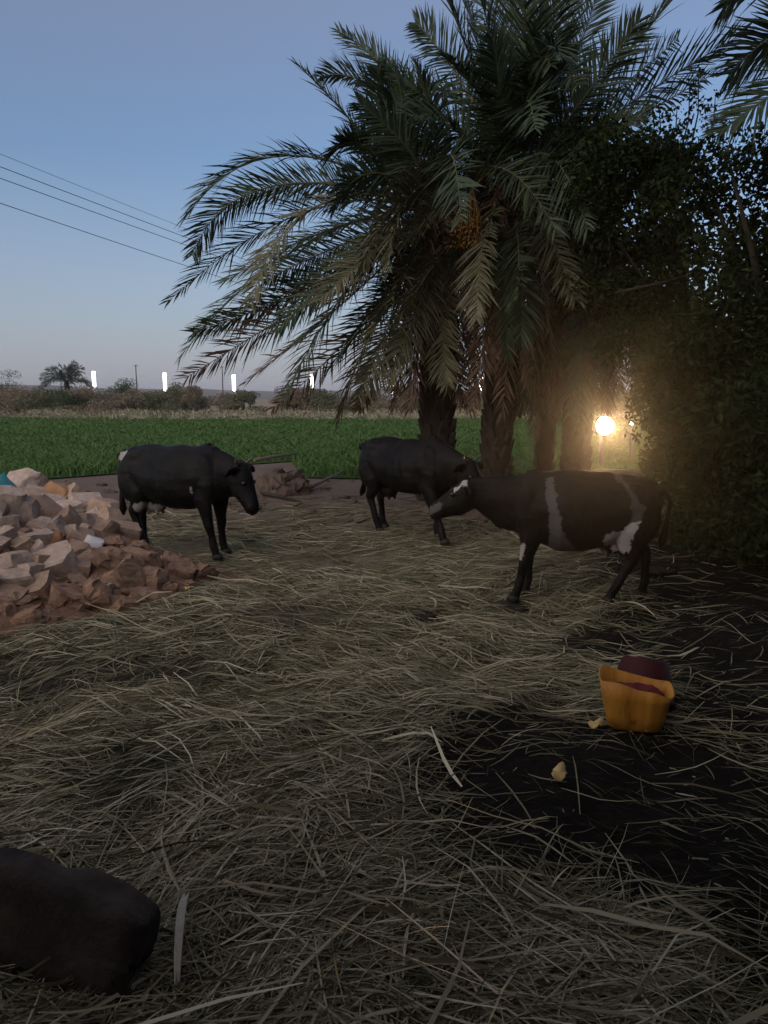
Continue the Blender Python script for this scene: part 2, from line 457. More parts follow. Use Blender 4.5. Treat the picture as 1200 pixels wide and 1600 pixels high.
def bush(px, py, y, w, h, mat, label, n=1500, name='bush', leaf=.16, stems=5):
    """a bush or small far tree: (px, py) its foot, w and h its size in metres"""
    o = G(px, py) if y is None else Vector((P(px, py, y).x, y, 0))
    root = empty(name, o)
    tag(root, label, 'bush' if name == 'bush' else 'tree', 'bushes and trees along the far edge of the field')
    cs, rs = [], []
    for _ in range(12):
        t = random.random()
        a = random.random() * 6.28
        rr = random.random() ** .5 * .36 * w * (1 - .55 * t)
        cs.append((math.cos(a) * rr, math.sin(a) * rr * .6, h * (.16 + .66 * t)))
        s = .55 + .6 * random.random()
        rs.append((w * .18 * s, w * .14 * s, h * .17 * s))
    v, f = leaf_cloud(cs, rs, n, leaf, leaf * .55)
    v[:, 2] = np.abs(v[:, 2])
    link('foliage', mesh_np('foliage', v, f, [M[mat]]), root)
    ps = []
    for k in range(stems):
        c = cs[k]
        ps.append(([(c[0] * .2, c[1] * .2, -.05), (c[0] * .6, c[1] * .6, c[2] * .5), c], [.02 * h + .02, .015 * h + .01, .01]))
    link('stem', tube_mesh(ps, [M['wood']], 5), root)
    return root


# far bushes and trees
for px, py, y, w, h, mat, lab, nn in [
    (-6, 640, 95, 7.0, 4.6, 'bush_green', 'grey green tree cut by the edge of the view beyond the field', 'small_tree'),
    (30, 648, 74, 7.0, 2.7, 'bush_brown', 'brown dry bush below the far tree at the field edge', 'bush'),
    (75, 650, 72, 5.0, 2.2, 'bush_olive', 'olive bush at the far field edge under the far date palm', 'bush'),
    (108, 652, 68, 3.4, 2.1, 'bush_green', 'darkest green bush of the far row at the field edge', 'bush'),
    (150, 652, 68, 5.2, 2.3, 'bush_brown', 'broad brown bush under the leftmost column light', 'bush'),
    (196, 652, 70, 4.6, 2.3, 'bush_brown', 'brown bush in front of the small pale green tree', 'bush'),
    (192, 640, 92, 4.2, 3.6, 'bush_green', 'small pale green tree between the first two column lights', 'small_tree'),
    (226, 650, 74, 3.4, 2.6, 'bush_olive', 'narrow olive bush beyond the field behind the black cow', 'bush'),
    (256, 651, 70, 4.4, 1.9, 'bush_olive', 'rounded dark olive bush below the second column light', 'bush'),
    (270, 640, 88, 3.6, 3.0, 'bush_olive', 'small olive tree just beside the second column light', 'small_tree'),
    (296, 649, 76, 3.4, 1.9, 'bush_olive', 'low olive bush under the tip of the brown palm frond', 'bush'),
    (376, 651, 72, 3.0, 1.1, 'bush_brown', 'low brown bush below the third column light', 'bush'),
    (390, 634, 150, 2.5, 2.6, 'bush_olive', 'tiny far bush on the dry land beside the small white lamp', 'bush'),
    (455, 652, 70, 4.2, 2.4, 'bush_brown', 'brown bush behind the hanging frond tips, nearest the third column light', 'bush'),
    (505, 652, 72, 4.4, 2.3, 'bush_olive', 'olive brown bush behind the brown dead frond tips', 'bush'),
    (565, 652, 74, 4.6, 2.2, 'bush_brown', 'brown bush above the back of the middle cow', 'bush'),
    (622, 650, 70, 4.0, 2.6, 'bush_brown', 'tall brown bush just left of the thickest palm trunk', 'bush'),
    (732, 650, 74, 3.6, 2.0, 'bush_brown', 'brown bush seen between the two thick palm trunks', 'bush'),
    (815, 650, 74, 3.8, 2.0, 'bush_olive', 'olive bush seen between the thin and the thick palm trunks', 'bush')]:
    bush(px, py, y, w * 1.75, h * 1.25, mat, lab, 4200, nn)

for k in range(34):
    yy = random.uniform(66, 84)
    xx = -44 + 84 * (k + random.random()) / 34
    b_ = bush(600 + xx / yy * FPX, 650, yy, random.uniform(5, 9), random.uniform(2.2, 3.5), 'bush_brown' if k % 3 else 'bush_olive', 'dry scrub bush in the unbroken strip of scrub beyond the field', 3200, 'bush')
    b_['group'] = 'scrub strip beyond the field'

# tufts of dry grass along the far edge of the crop
v, f = leaf_cloud([(x, random.uniform(54, 70), .25) for x in np.linspace(-44, 48, 170)], [(2.2, 1.6, .55)] * 170, 26000, .5, .05)
v[:, 2] = np.abs(v[:, 2])
tag(link('dry_grass', mesh_np('dry_grass', v, f, [M['straw']])), kind='stuff', label='strip of dry grass along the far edge of the field')


# ---------------------------------------------- date palms
def frond_mesh(pts, Lm, roll=None, nl=96, wid=.029, r0=.024, droop=.22, start=.14, seed=0, ragged=0.0):
    """pts: local points (base, mid, tip) of the midrib; returns (rib mesh, leaflet arrays)"""
    g = np.random.default_rng(seed)
    if roll is None: roll = (1 if g.random() < .5 else -1) * g.uniform(.35, 1.05)
    Lm = Lm * 1.28
    p0, pm, p2 = [np.array(p, float) for p in pts]
    p1 = 2 * pm - .5 * (p0 + p2)
    def B(t): return (1 - t) ** 2 * p0 + 2 * t * (1 - t) * p1 + t * t * p2
    def D(t):
        d = 2 * (1 - t) * (p1 - p0) + 2 * t * (p2 - p1)
        return d / (np.linalg.norm(d) + 1e-9)
    ts = np.linspace(0, 1, 15)
    bm = bmesh.new()
    loft(bm, [Vector(B(t)) for t in ts], [(r0 * (1.15 - t) * (1.6 if t < .1 else 1), r0 * (1.1 - t) * .8) for t in ts], Vector((.2, .3, .9)), 5)
    V, Fq, c = [], [], 0
    for k in range(nl):
        t = start + (1 - start) * (k + .3 * g.random()) / nl
        T = D(t); c0 = B(t)
        S = np.cross(T, (0, 0, 1.0))
        if np.linalg.norm(S) < .25: S = S + np.array([.3, 0, 0])
        S /= np.linalg.norm(S)
        Nn = np.cross(S, T)
        S, Nn = S * math.cos(roll) + Nn * math.sin(roll), Nn * math.cos(roll) - S * math.sin(roll)
        u = (t - start) / (1 - start)
        ll = Lm * (.45 + .55 * math.sin(math.pi * min(1, .18 + .72 * u))) * (1 if u < .8 else 1 - .45 * (u - .8) / .2)
        for sg in (-1, 1):
            if ragged and g.random() < ragged: continue
            al = R(60 - 28 * u) + g.normal(0, .10)
            lift = .30 + g.normal(0, .22)
            d = T * math.cos(al) + sg * S * math.sin(al) + Nn * lift * math.sin(al)
            d /= np.linalg.norm(d)
            L = ll * (.8 + .35 * g.random())
            W = np.cross(d, Nn); W /= (np.linalg.norm(W) + 1e-9)
            W = W + Nn * g.normal(0, .5); W /= np.linalg.norm(W)
            w = wid * (.75 + .4 * g.random())
            a = c0 + d * L * .0
            bmid = c0 + d * L * .5 + np.array([0, 0, -droop * L * .12])
            e = c0 + d * L + np.array([0, 0, -droop * L * (.45 + .3 * g.random())])
            V += [a - W * w * .3, a + W * w * .3, bmid + W * w * .5, bmid - W * w * .5, e + W * w * .06, e - W * w * .06]
            Fq += [(c, c + 1, c + 2, c + 3), (c + 3, c + 2, c + 4, c + 5)]
            c += 6
    return bm, np.array(V), np.array(Fq)


fseed = [100]


def add_frond(root, pts, kind, Lm=.5, **kw):
    o0 = Vector(root.location)
    loc = [tuple(Vector(p) - o0) for p in pts]
    fseed[0] += 1
    bm, V, Fq = frond_mesh(loc, Lm, seed=fseed[0], **kw)
    fr = link('frond', mesh_bm('frond', bm, [M['rachis' if kind != 'palm_dead' else 'palm_dead']], True), root)
    lf = link('leaflet', mesh_np('leaflet', V, Fq, [M[kind]]), fr)
    lf['kind'] = 'stuff'
    return fr


def palm_trunk(root, pts, rad, boots=170):
    o0 = Vector(root.location)
    pts = [Vector(p) - o0 for p in pts]
    # finer centre line
    def C(t):
        s = t * (len(pts) - 1); i = min(int(s), len(pts) - 2)
        return pts[i].lerp(pts[i + 1], s - i)
    def RR(t):
        s = t * (len(rad) - 1); i = min(int(s), len(rad) - 2)
        return rad[i] + (rad[i + 1] - rad[i]) * (s - i)
    bm = bmesh.new()
    n = 30
    cs = [C(i / n) for i in range(n + 1)]
    loft(bm, cs, [RR(i / n) * (.86 + .06 * (i % 2)) for i in range(n + 1)], Vector((1, 0, 0)), 14)
    link('trunk', mesh_bm('trunk', bm, [M['bark']], True), root)
    bm = bmesh.new()
    for k in range(boots):                       # cut leaf bases in a spiral
        t = (k + .5) / boots
        a = k * 2.39996 + random.gauss(0, .12)
        c, r = C(t), RR(t)
        d = Vector((math.cos(a), math.sin(a), 0))
        s = d.cross(Vector((0, 0, 1)))
        L = r * (.55 + .35 * random.random()); w = r * .42
        b0 = c + d * r * .78 - Vector((0, 0, .10))
        tip = b0 + d * r * .34 + Vector((0, 0, L))
        vs_ = [bm.verts.new(q) for q in (b0 - s * w, b0 + s * w, b0 + d * .04 + s * w * .7, b0 + d * .04 - s * w * .7,
                                          tip - s * w * .5 - d * .05, tip + s * w * .5 - d * .05, tip + s * w * .4, tip - s * w * .4)]
        for q in ((0, 1, 5, 4), (2, 3, 7, 6), (4, 5, 6, 7), (1, 2, 6, 5), (3, 0, 4, 7)):
            bm.faces.new([vs_[j] for j in q])
    bt = link('bark', mesh_bm('bark', bm, [M['bark']]), root)
    bt['kind'] = 'stuff'


def palm(foot_px, yd, crown_px, label, rad, lean=(0, 0), boots=170):
    cr = P(crown_px[0], crown_px[1], yd)
    x0 = P(foot_px, 700, yd).x
    root = empty('date_palm', (x0, yd, 0))
    tag(root, label, 'palm tree', 'date palms in the clump behind the cows')
    mid = Vector((x0 + (cr.x - x0) * .35, yd, cr.z * .5))
    palm_trunk(root, [(x0, yd, -.1), (x0 + (cr.x - x0) * .1, yd, cr.z * .25), mid, (x0 + (cr.x - x0) * .7, yd, cr.z * .78), cr], rad, boots)
    return root, cr


def fr(root, cr, mid, tip, kind, dd=0.0, Lm=.5, b=None, **kw):
    """frond from the crown through the points seen at mid and tip; dd is how far the tip swings towards (-) or away (+)"""
    y = cr.y
    base = P(b[0], b[1], y + .15 * dd) if b else cr + Vector((random.uniform(-.1, .1), .1 * np.sign(dd), random.uniform(-.1, .1)))
    add_frond(root, (base, P(mid[0], mid[1], y + dd * .5), P(tip[0], tip[1], y + dd)), kind, Lm, **kw)


pA, cA = palm(682, 12.4, (690, 330), 'date palm on the thickest trunk, leaning its green fronds out over the field', [.32, .295, .285, .29, .27])
pB, cB = palm(775, 12.0, (800, 290), 'tallest date palm with upright fronds and the orange date bunch', [.27, .25, .235, .235, .23])
pC, cC = palm(851, 13.0, (862, 470), 'short date palm on the thinnest trunk between two thicker trunks', [.19, .17, .17, .19, .19], boots=120)
pD, cD = palm(900, 12.6, (915, 420), 'date palm skirted with dead fronds, its trunk beside the glowing lamp', [.26, .24, .235, .24, .24])

g_, o_, d_ = 'palm_green', 'palm_olive', 'palm_dead'
for mid, tip, kind, dd, L, kw in [
    ((450, 243), (287, 345), g_, -.6, .52, dict(roll=.25)),
    ((480, 330), (262, 472), g_, .8, .52, dict(roll=-.2)),
    ((470, 385), (280, 560), g_, .3, .54, {}),
    ((500, 460), (288, 592), d_, -.3, .48, dict(ragged=.1)),
    ((500, 320), (392, 478), o_, -1.6, .45, dict(roll=.3)),
    ((560, 430), (445, 622), g_, -1.0, .48, dict(roll=.2)),
    ((590, 500), (528, 662), d_, -.7, .46, dict(ragged=.1)),
    ((560, 510), (425, 640), d_, .8, .42, dict(ragged=.3)),
    ((646, 300), (607, 425), o_, -1.8, .45, dict(b=(735, 290))),
    ((700, 385), (612, 520), o_, -1.9, .50, dict(b=(762, 330))),
    ((665, 450), (605, 600), o_, -1.2, .42, {}),
    ((645, 165), (528, 48), g_, .4, .46, {}),
    ((570, 215), (462, 98), g_, -.2, .36, dict(b=(650, 330))),
    ((590, 150), (500, 120), g_, .8, .42, dict(b=(640, 300))),
    ((612, 205), (590, 110), g_, -.9, .46, dict(b=(640, 330))),
    ((628, 215), (632, 140), g_, -1.2, .42, dict(b=(640, 330))),
    ((565, 225), (512, 250), g_, -1.0, .36, dict(b=(630, 300))),
    ((590, 270), (520, 330), g_, -1.3, .40, {}),
    ((540, 380), (410, 440), g_, 1.2, .48, {}),
    ((520, 420), (330, 520), g_, 1.5, .48, {}),
    ((600, 560), (560, 640), d_, .6, .34, dict(ragged=.35, b=(650, 470))),
    ((640, 530), (612, 645), d_, -.7, .30, dict(ragged=.3, b=(665, 440))),
    ((700, 540), (735, 640), d_, -.7, .32, dict(ragged=.3, b=(695, 440))),
    ((720, 500), (748, 620), g_, .9, .36, dict(b=(700, 400))),
    ((430, 290), (300, 400), g_, .9, .48, {}),
    ((510, 285), (345, 330), g_, 1.4, .48, {}),
    ((540, 350), (350, 440), g_, -.9, .50, {}),
    ((500, 440), (300, 520), g_, -.4, .50, {}),
    ((560, 400), (430, 520), g_, -1.5, .46, {}),
    ((600, 380), (500, 470), o_, -1.9, .46, {}),
    ((610, 450), (510, 580), g_, -1.5, .46, {}),
    ((620, 480), (560, 620), o_, -1.3, .44, {}),
    ((640, 420), (575, 530), o_, -2.1, .46, {}),
    ((660, 500), (640, 640), d_, -1.2, .40, {}),
    ((690, 480), (700, 600), o_, -1.2, .40, {}),
    ((540, 470), (380, 600), d_, 1.2, .44, dict(ragged=.1)),
    ((660, 200), (575, 80), g_, 1.2, .46, {}),
    ((650, 250), (560, 160), g_, -1.4, .46, {}),
    ((680, 210), (650, 100), g_, -1.0, .46, {}),
    ((620, 260), (530, 210), g_, 1.4, .44, {})]:
    fr(pA, cA, mid, tip, kind, dd, L, **kw)
for mid, tip, kind, dd, L, kw in [
    ((722, 130), (648, 35), g_, .5, .50, {}),
    ((735, 90), (672, -60), g_, -.4, .52, {}),
    ((770, 90), (735, -90), g_, -.9, .52, {}),
    ((800, 90), (795, -110), g_, -1.3, .55, dict(roll=.5)),
    ((830, 100), (850, -70), g_, -.8, .52, {}),
    ((868, 100), (912, -70), g_, .2, .52, {}),
    ((925, 150), (1062, -15), g_, -.5, .56, dict(roll=-.3)),
    ((965, 175), (1168, 48), g_, -.9, .56, dict(roll=.3)),
    ((950, 210), (1125, 110), g_, .8, .50, {}),
    ((705, 190), (608, 105), g_, -.4, .46, {}),
    ((730, 160), (640, 150), g_, .9, .44, {}),
    ((760, 170), (700, 90), g_, -1.6, .45, {}),
    ((850, 180), (880, 70), g_, -1.6, .45, {}),
    ((785, 180), (770, 60), g_, -1.7, .5, {}),
    ((815, 160), (835, 30), g_, 1.0, .5, {}),
    ((790, 390), (792, 560), g_, -1.4, .36, dict(roll=.5)),
    ((835, 380), (862, 540), o_, -1.5, .34, {}),
    ((745, 330), (700, 440), g_, -.9, .42, {}),
    ((740, 260), (655, 300), g_, 1.0, .44, {}),
    ((870, 300), (960, 400), g_, -.8, .44, {}),
    ((880, 250), (990, 300), g_, .7, .48, {}),
    ((830, 430), (828, 640), d_, -1.0, .34, dict(ragged=.2)),
    ((800, 450), (782, 660), d_, -.9, .36, dict(ragged=.2, b=(785, 360))),
    ((770, 470), (735, 650), d_, -.7, .34, dict(ragged=.25, b=(770, 370))),
    ((750, 500), (722, 590), d_, .7, .34, dict(ragged=.25, b=(765, 380))),
    ((760, 120), (720, -20), g_, 1.2, .52, {}),
    ((785, 130), (760, -40), g_, .6, .52, {}),
    ((820, 130), (815, -40), g_, -1.8, .52, {}),
    ((845, 130), (870, -10), g_, -1.4, .52, {}),
    ((880, 140), (940, -30), g_, 1.0, .52, {}),
    ((900, 170), (1000, 30), g_, -1.3, .52, {}),
    ((930, 170), (1060, 60), g_, 1.2, .52, {}),
    ((720, 210), (640, 180), g_, -1.3, .46, {}),
    ((900, 230), (1010, 180), g_, -1.6, .48, {}),
    ((720, 300), (630, 380), o_, -1.6, .46, {}),
    ((760, 360), (745, 500), o_, -1.7, .42, {}),
    ((815, 400), (815, 540), g_, -1.6, .40, {}),
    ((850, 350), (900, 470), o_, -1.5, .42, {}),
    ((810, 380), (805, 470), g_, -1.9, .40, {})]:
    fr(pB, cB, mid, tip, kind, dd, L, **kw)
for mid, tip, kind, dd, L, kw in [
    ((845, 560), (838, 690), d_, -.8, .30, dict(ragged=.25)),
    ((875, 560), (872, 660), d_, -.7, .28, dict(ragged=.25)),
    ((815, 540), (808, 650), d_, -.5, .30, dict(ragged=.25)),
    ((830, 420), (800, 380), g_, .8, .34, {}),
    ((880, 400), (890, 330), g_, -.6, .34, {}),
    ((860, 380), (850, 300), g_, .5, .34, {})]:
    fr(pC, cC, mid, tip, kind, dd, L, **kw)
for mid, tip, kind, dd, L, kw in [
    ((945, 500), (968, 610), d_, -.6, .34, dict(ragged=.2)),
    ((965, 490), (1003, 620), d_, -1.1, .36, dict(ragged=.15)),
    ((985, 480), (1035, 600), d_, .4, .36, dict(ragged=.15)),
    ((925, 520), (925, 600), d_, -.9, .30, dict(ragged=.2)),
    ((900, 520), (890, 650), d_, -.7, .34, dict(ragged=.2)),
    ((880, 510), (862, 640), d_, -1.0, .34, dict(ragged=.2)),
    ((1000, 450), (1060, 540), o_, -.8, .36, {}),
    ((940, 340), (985, 260), g_, .6, .40, {}),
    ((900, 330), (890, 230), g_, .8, .40, {}),
    ((960, 400), (1040, 400), g_, .8, .40, {}),
    ((880, 390), (840, 330), g_, 1.0, .36, {})]:
    fr(pD, cD, mid, tip, kind, dd, L, **kw)
# the fronds on the far and near sides of each crown, foreshortened from here
for root, cr, n, r0, lo in ((pA, cA, 10, 2.8, -.7), (pB, cB, 13, 3.1, -.6), (pC, cC, 10, 2.0, -.8), (pD, cD, 16, 2.5, -.9)):
    for k in range(n):
        a = (math.pi / 2 if k % 3 else -math.pi / 2) + random.gauss(0, .42)
        el = random.uniform(lo, 1.25)
        r = r0 * random.uniform(.75, 1.05)
        mid = cr + Vector((math.cos(a) * math.cos(el), math.sin(a) * math.cos(el), math.sin(el) + .25)) * r * .5
        tip = cr + Vector((math.cos(a) * math.cos(el), math.sin(a) * math.cos(el), math.sin(el) - .30)) * r
        add_frond(root, (cr, mid, tip), o_ if (el < 0 and k % 2) else g_, .46, nl=80)
    for k in range(16):                          # dead skirt hanging round the trunk
        a = k * .393 + random.random() * .3
        z1 = max(1.5, cr.z - r0 * .95 - random.random() * .5)
        rr = random.uniform(.35, .85)
        mid = Vector((cr.x + math.cos(a) * rr, cr.y + math.sin(a) * rr, cr.z - .55))
        tip = Vector((cr.x + math.cos(a) * rr * 1.25, cr.y + math.sin(a) * rr * 1.25, z1))
        add_frond(root, (cr - Vector((0, 0, .15)), mid, tip), d_, .32, nl=64, ragged=.2, droop=.6)

# orange date bunch on the tallest palm
bB = Vector(pB.location)
top_ = P(738, 295, 11.2) - bB
db = link('date_bunch', tube_mesh([([tuple(cB - bB), tuple(cB - bB + Vector((-.35, -.5, .12))), tuple(top_)], [.035, .03, .025])] +
          [([tuple(top_), tuple(top_ + Vector((-.05 + .22 * math.cos(a) * q, .16 * math.sin(a) * q, -.35 * q - .1))),
             tuple(top_ + Vector((-.08 + .30 * math.cos(a) * q, .2 * math.sin(a) * q, -.80)))], [.012, .008, .004])
           for a, q in [(k * 2.4, .35 + .65 * ((k * 7) % 10) / 10) for k in range(26)]], [M['date_stalk']], 4), pB)
bm = bmesh.new()
for k in range(330):
    a, q, t = k * 2.399, ((k * 37) % 100) / 100, random.random()
    q = .25 + .75 * q
    c = top_ + Vector((-.07 + (.16 + .15 * t) * math.cos(a) * q, (.11 + .11 * t) * math.sin(a) * q, -.38 - .45 * t))
    bmesh.ops.create_icosphere(bm, subdivisions=1, radius=1, matrix=Matrix.Translation(c) @ Matrix.Diagonal((.016, .016, .026, 1)))
dt = link('date', mesh_bm('date', bm, [M['date']], True), db); dt['kind'] = 'stuff'
# cut stalk stubs under the crown
for q, e in (((826, 372), (838, 380)), ((812, 366), (800, 392)), ((842, 372), (852, 392))):
    a, b2 = P(q[0], q[1], 11.72) - bB, P(e[0], e[1], 11.5) - bB
    link('cut_stalk', tube_mesh([([tuple(a), tuple(b2)], [.04, .036])], [M['date_stalk']], 8), pB)

# the palm beyond the edge of the view whose fronds reach in
pE = empty('date_palm', (P(1420, 700, 8.6).x, 8.6, 0))
tag(pE, 'date palm mostly out of view, only its frond tips reaching in above the leafy tree', 'palm tree')
cE = P(1400, 60, 8.6)
palm_trunk(pE, [(pE.location.x, 8.6, -.1), (pE.location.x - .1, 8.6, 2.6), cE], [.3, .27, .25])
for mid, tip, dd in [((1270, 30), (1138, 118), -.2), ((1270, 110), (1122, 208), -.3), ((1260, -60), (1130, 12), .2), ((1290, -40), (1180, -120), .3),
                     ((1330, -100), (1300, -260), .2), ((1330, 180), (1250, 300), -.6), ((1500, 0), (1620, 60), .4), ((1480, -80), (1560, -200), 0), ((1480, 130), (1560, 260), .3)]:
    fr(pE, cE, mid, tip, g_, dd, .46)

# far date palm beyond the field
pF = empty('date_palm', (P(108, 620, 85).x, 85, 0))
tag(pF, 'small far date palm showing above the bushes beside the leftmost column light', 'palm tree')
cF = P(104, 598, 85)
palm_trunk(pF, [(pF.location.x, 85, -.1), cF - Vector((0, 0, 1)), cF], [.3, .28, .25], 60)
for k in range(26):
    a, el = k * 2.4, random.uniform(-.3, 1.3)
    d = Vector((math.cos(a) * math.cos(el), math.sin(a) * math.cos(el), math.sin(el)))
    add_frond(pF, (cF, cF + d * 1.5 + Vector((0, 0, .3)), cF + d * 2.9 - Vector((0, 0, .5))), g_, .55, nl=26, wid=.07)


# ---------------------------------------------- leafy trees beside the yard
def leafy_tree(foot, label, clumps, n, leaf, limbs, group='leafy trees beside the yard', trunk_r=.10):
    root = empty('leafy_tree', foot)
    tag(root, label, 'tree', group)
    o0 = Vector(foot)
    cs = [tuple(Vector(c) - o0) for c, r in clumps]
    v, f = leaf_cloud(cs, [r for c, r in clumps], n, leaf, leaf * .5)
    keep = np.repeat(v.reshape(-1, 4, 3)[:, :, 2].min(1) > .03, 1)
    v = v.reshape(-1, 4, 3)[keep].reshape(-1, 3); f = f[:keep.sum()]
    link('crown', mesh_np('crown', v, f, [M['tree_leaf']]), root)
    ps = []
    for (pts, rads) in limbs:
        ps.append(([tuple(Vector(p) - o0) for p in pts], rads))
    for c in cs[::2]:
        ps.append(([(random.uniform(-.1, .1), random.uniform(-.1, .1), .5), (c[0] * .35, c[1] * .45, .5 + c[2] * .6), c], [trunk_r * .4, trunk_r * .22, .010]))
    link('trunk', tube_mesh([([(0, 0, -.1), (.04, .02, .5), (.05, -.03, 1.1)], [trunk_r * 1.2, trunk_r, trunk_r * .7])] + ps, [M['wood']], 7), root)
    return root


def clumps_px(boxes):
    """boxes: (px0, px1, py0, py1, y0, y1, count, radius)"""
    out = []
    for x0, x1, y0, y1, d0, d1, n, r in boxes:
        for _ in range(n):
            y = random.uniform(d0, d1)
            c = P(random.uniform(x0, x1), random.uniform(y0, y1), y)
            s = random.uniform(.7, 1.3) * r
            c.z = max(c.z, .15)
            out.append((c, (s, s, s * .8)))
    return out


T1 = leafy_tree((4.35, 8.6, 0), 'large dark leafy tree filling the side of the yard behind the tubs',
                clumps_px([(1040, 1330, 240, 330, 8, 9.6, 13, .38), (1060, 1340, 330, 520, 8.0, 9.6, 17, .42), (1040, 1340, 500, 700, 7.4, 9.6, 40, .5),
                           (1055, 1340, 690, 860, 7.2, 9.0, 34, .46), (1120, 1360, 640, 850, 5.8, 7.4, 18, .42)]), 52000, .085, [], trunk_r=.18)
T2 = leafy_tree((4.25, 10.3, 0), 'leafy tree standing behind the rump of the black and white cow',
                clumps_px([(880, 1060, 225, 330, 9.6, 10.8, 20, .40), (880, 1080, 320, 470, 9.6, 10.8, 16, .40), (960, 1090, 440, 580, 9.6, 11, 13, .40), (1035, 1110, 560, 760, 9.4, 10.8, 16, .40),
                           (1030, 1080, 700, 800, 9.8, 11, 8, .34)]),
                26000, .085, [([P(1100, 425, 9.6), P(1040, 441, 9.1), P(962, 457, 8.9)], [.03, .022, .012])])
ov = []  # boughs of an added tree out of view, placed to shade the foreground
for _ in range(46):
    y = random.uniform(1.2, 5.6)
    ov.append((Vector((random.uniform(.2, 5.2) + .1 * y, y, 2.35 + .52 * y + random.uniform(.45, 1.6))), (.6, .6, .4)))
for _ in range(26):
    y = random.uniform(.8, 5.2)
    ov.append((Vector((.56 * y + random.uniform(.9, 2.2), y, random.uniform(.3, 3.6))), (.45, .45, .5)))
leafy_tree((4.7, 3.6, 0), 'leafy tree added beyond the edge of the view, boughs placed to shade the yard', ov, 42000, .10, [], group='leafy trees beside the yard', trunk_r=.2)
# leggy flowering sprigs standing above the crown
o1 = Vector(T1.location)
for k, (a, b2) in enumerate([((1060, 250), (1078, 130)), ((1075, 250), (1092, 110)), ((1095, 260), (1118, 150)), ((1040, 240), (1058, 165)), ((1110, 250), (1136, 175)), ((1020, 240), (1030, 170))]):
    p0, p2 = P(*a, 8.8) - o1, P(*b2, 8.7) - o1
    sp = link('sprig', tube_mesh([([tuple(p0), tuple((p0 + p2) / 2 + Vector((.05, 0, .02))), tuple(p2)], [.012, .008, .004])], [M['wood']], 5), T1)
    cc = [tuple(p0.lerp(p2, t) + Vector((random.gauss(0, .05), random.gauss(0, .05), 0))) for t in np.linspace(.1, 1, 9)]
    v, f = leaf_cloud(cc, [(.09, .09, .07)] * 9, 110, .05, .03)
    lf = link('leaf', mesh_np('leaf', v, f, [M['tree_leaf']]), sp); lf['kind'] = 'stuff'

# ------------------------------------------------------------------ unseen house and awning, added behind the camera to shade the near ground
M['mud_wall'] = noisy('mud_wall', [(.3, (.16, .115, .08)), (.7, (.26, .19, .135))], 2, .95, .5, 14)
M['reed'] = noisy('reed', [(.3, (.08, .06, .035)), (.7, (.16, .12, .07))], 9, .95, .5, 40)
hs_ = empty('shade_house', (0, -1.6, 0)); tag(hs_, 'low mud house added unseen behind the viewer to darken the near yard', 'house')
for nm_, c, d in (('wall', (-3.55, 0, 1.5), (6.1, .35, 3.0)), ('wall', (3.55, 0, 1.5), (6.1, .35, 3.0)), ('lintel', (0, 0, 2.6), (1.0, .35, .8)), ('door', (0, .02, 1.1), (1.0, .06, 2.2))):
    bm = bmesh.new(); box(bm, c, d)
    link(nm_, mesh_bm(nm_, bm, [M['mud_wall'] if nm_ != 'door' else M['wood']]), hs_)
pr = empty('shade_awning', (0, -1.4, 0)); tag(pr, 'reed awning added out of view over the viewer to shade the near ground', 'awning')
bm = bmesh.new(); box(bm, (0, 1.20, 2.78), (12.0, 2.6, .10)); link('mat', mesh_bm('mat', bm, [M['reed']]), pr)
for x_ in (-5.8, 5.8):
    bm = bmesh.new(); loft(bm, [(x_, 1.6, -.1), (x_, 1.6, 2.73)], [.06, .05], Vector((1, 0, 0)), 9); link('post', mesh_bm('post', bm, [M['wood']], True), pr)

# ------------------------------------------------------------------ lamps, poles, wires
names = ['leftmost of the far row', 'second of the far row, over the rounded olive bush', 'third of the far row, pale post showing below it',
         'fourth of the far row, behind the frond tips', 'fifth of the far row, just left of the thickest trunk',
         'sixth of the far row, between the two thick trunks', 'nearest of the far row, right above the glowing lamp']
for (px, y0, y1, d), nm in zip([(146, 580, 605, 220), (257, 582, 612, 220), (365, 585, 612, 215), (487, 583, 608, 205), (612, 588, 615, 195), (752, 588, 618, 180), (935, 590, 627, 150)], names):
    t, b2 = P(px, y0, d), P(px, y1, d)
    root = empty('column_light', (t.x, d, 0))
    tag(root, 'tall white column light, ' + nm, 'street light', 'white column lights along the far road')
    w = 2.6 / 1164 * d
    bm = bmesh.new(); loft(bm, [(0, 0, b2.z), (0, 0, b2.z + .2), (0, 0, t.z - .2), (0, 0, t.z)], [w * .45, w * .95, w, w * .55], Vector((1, 0, 0)), 12)
    link('light_tube', mesh_bm('light_tube', bm, [M['led']], True), root)
    bm = bmesh.new(); loft(bm, [(0, 0, -.2), (0, 0, b2.z)], [.34, .28], Vector((1, 0, 0)), 8)
    link('post', mesh_bm('post', bm, [M['metal_pole']], True), root)
    bm = bmesh.new(); loft(bm, [(0, 0, t.z + .01), (0, 0, t.z + .25)], [w * .9, w * .3], Vector((1, 0, 0)), 8)
    link('cap', mesh_bm('cap', bm, [M['metal_pole']], True), root)
for px, py, d, lab in [(390, 617, 240, 'small white far lamp standing past the third column light'), (512, 617, 240, 'small white far lamp seen between dead frond tips')]:
    q = P(px, py, d)
    root = empty('small_lamp', (q.x, d, 0)); tag(root, lab, 'lamp', 'small far lamps')
    bm = bmesh.new(); blob(bm, (0, 0, q.z), (.5, .5, .5)); link('bulb', mesh_bm('bulb', bm, [M['small_led']], True), root)
    bm = bmesh.new(); loft(bm, [(0, 0, -.2), (0, 0, q.z - .45)], [.12, .1], Vector((1, 0, 0)), 6); link('post', mesh_bm('post', bm, [M['metal_pole']], True), root)


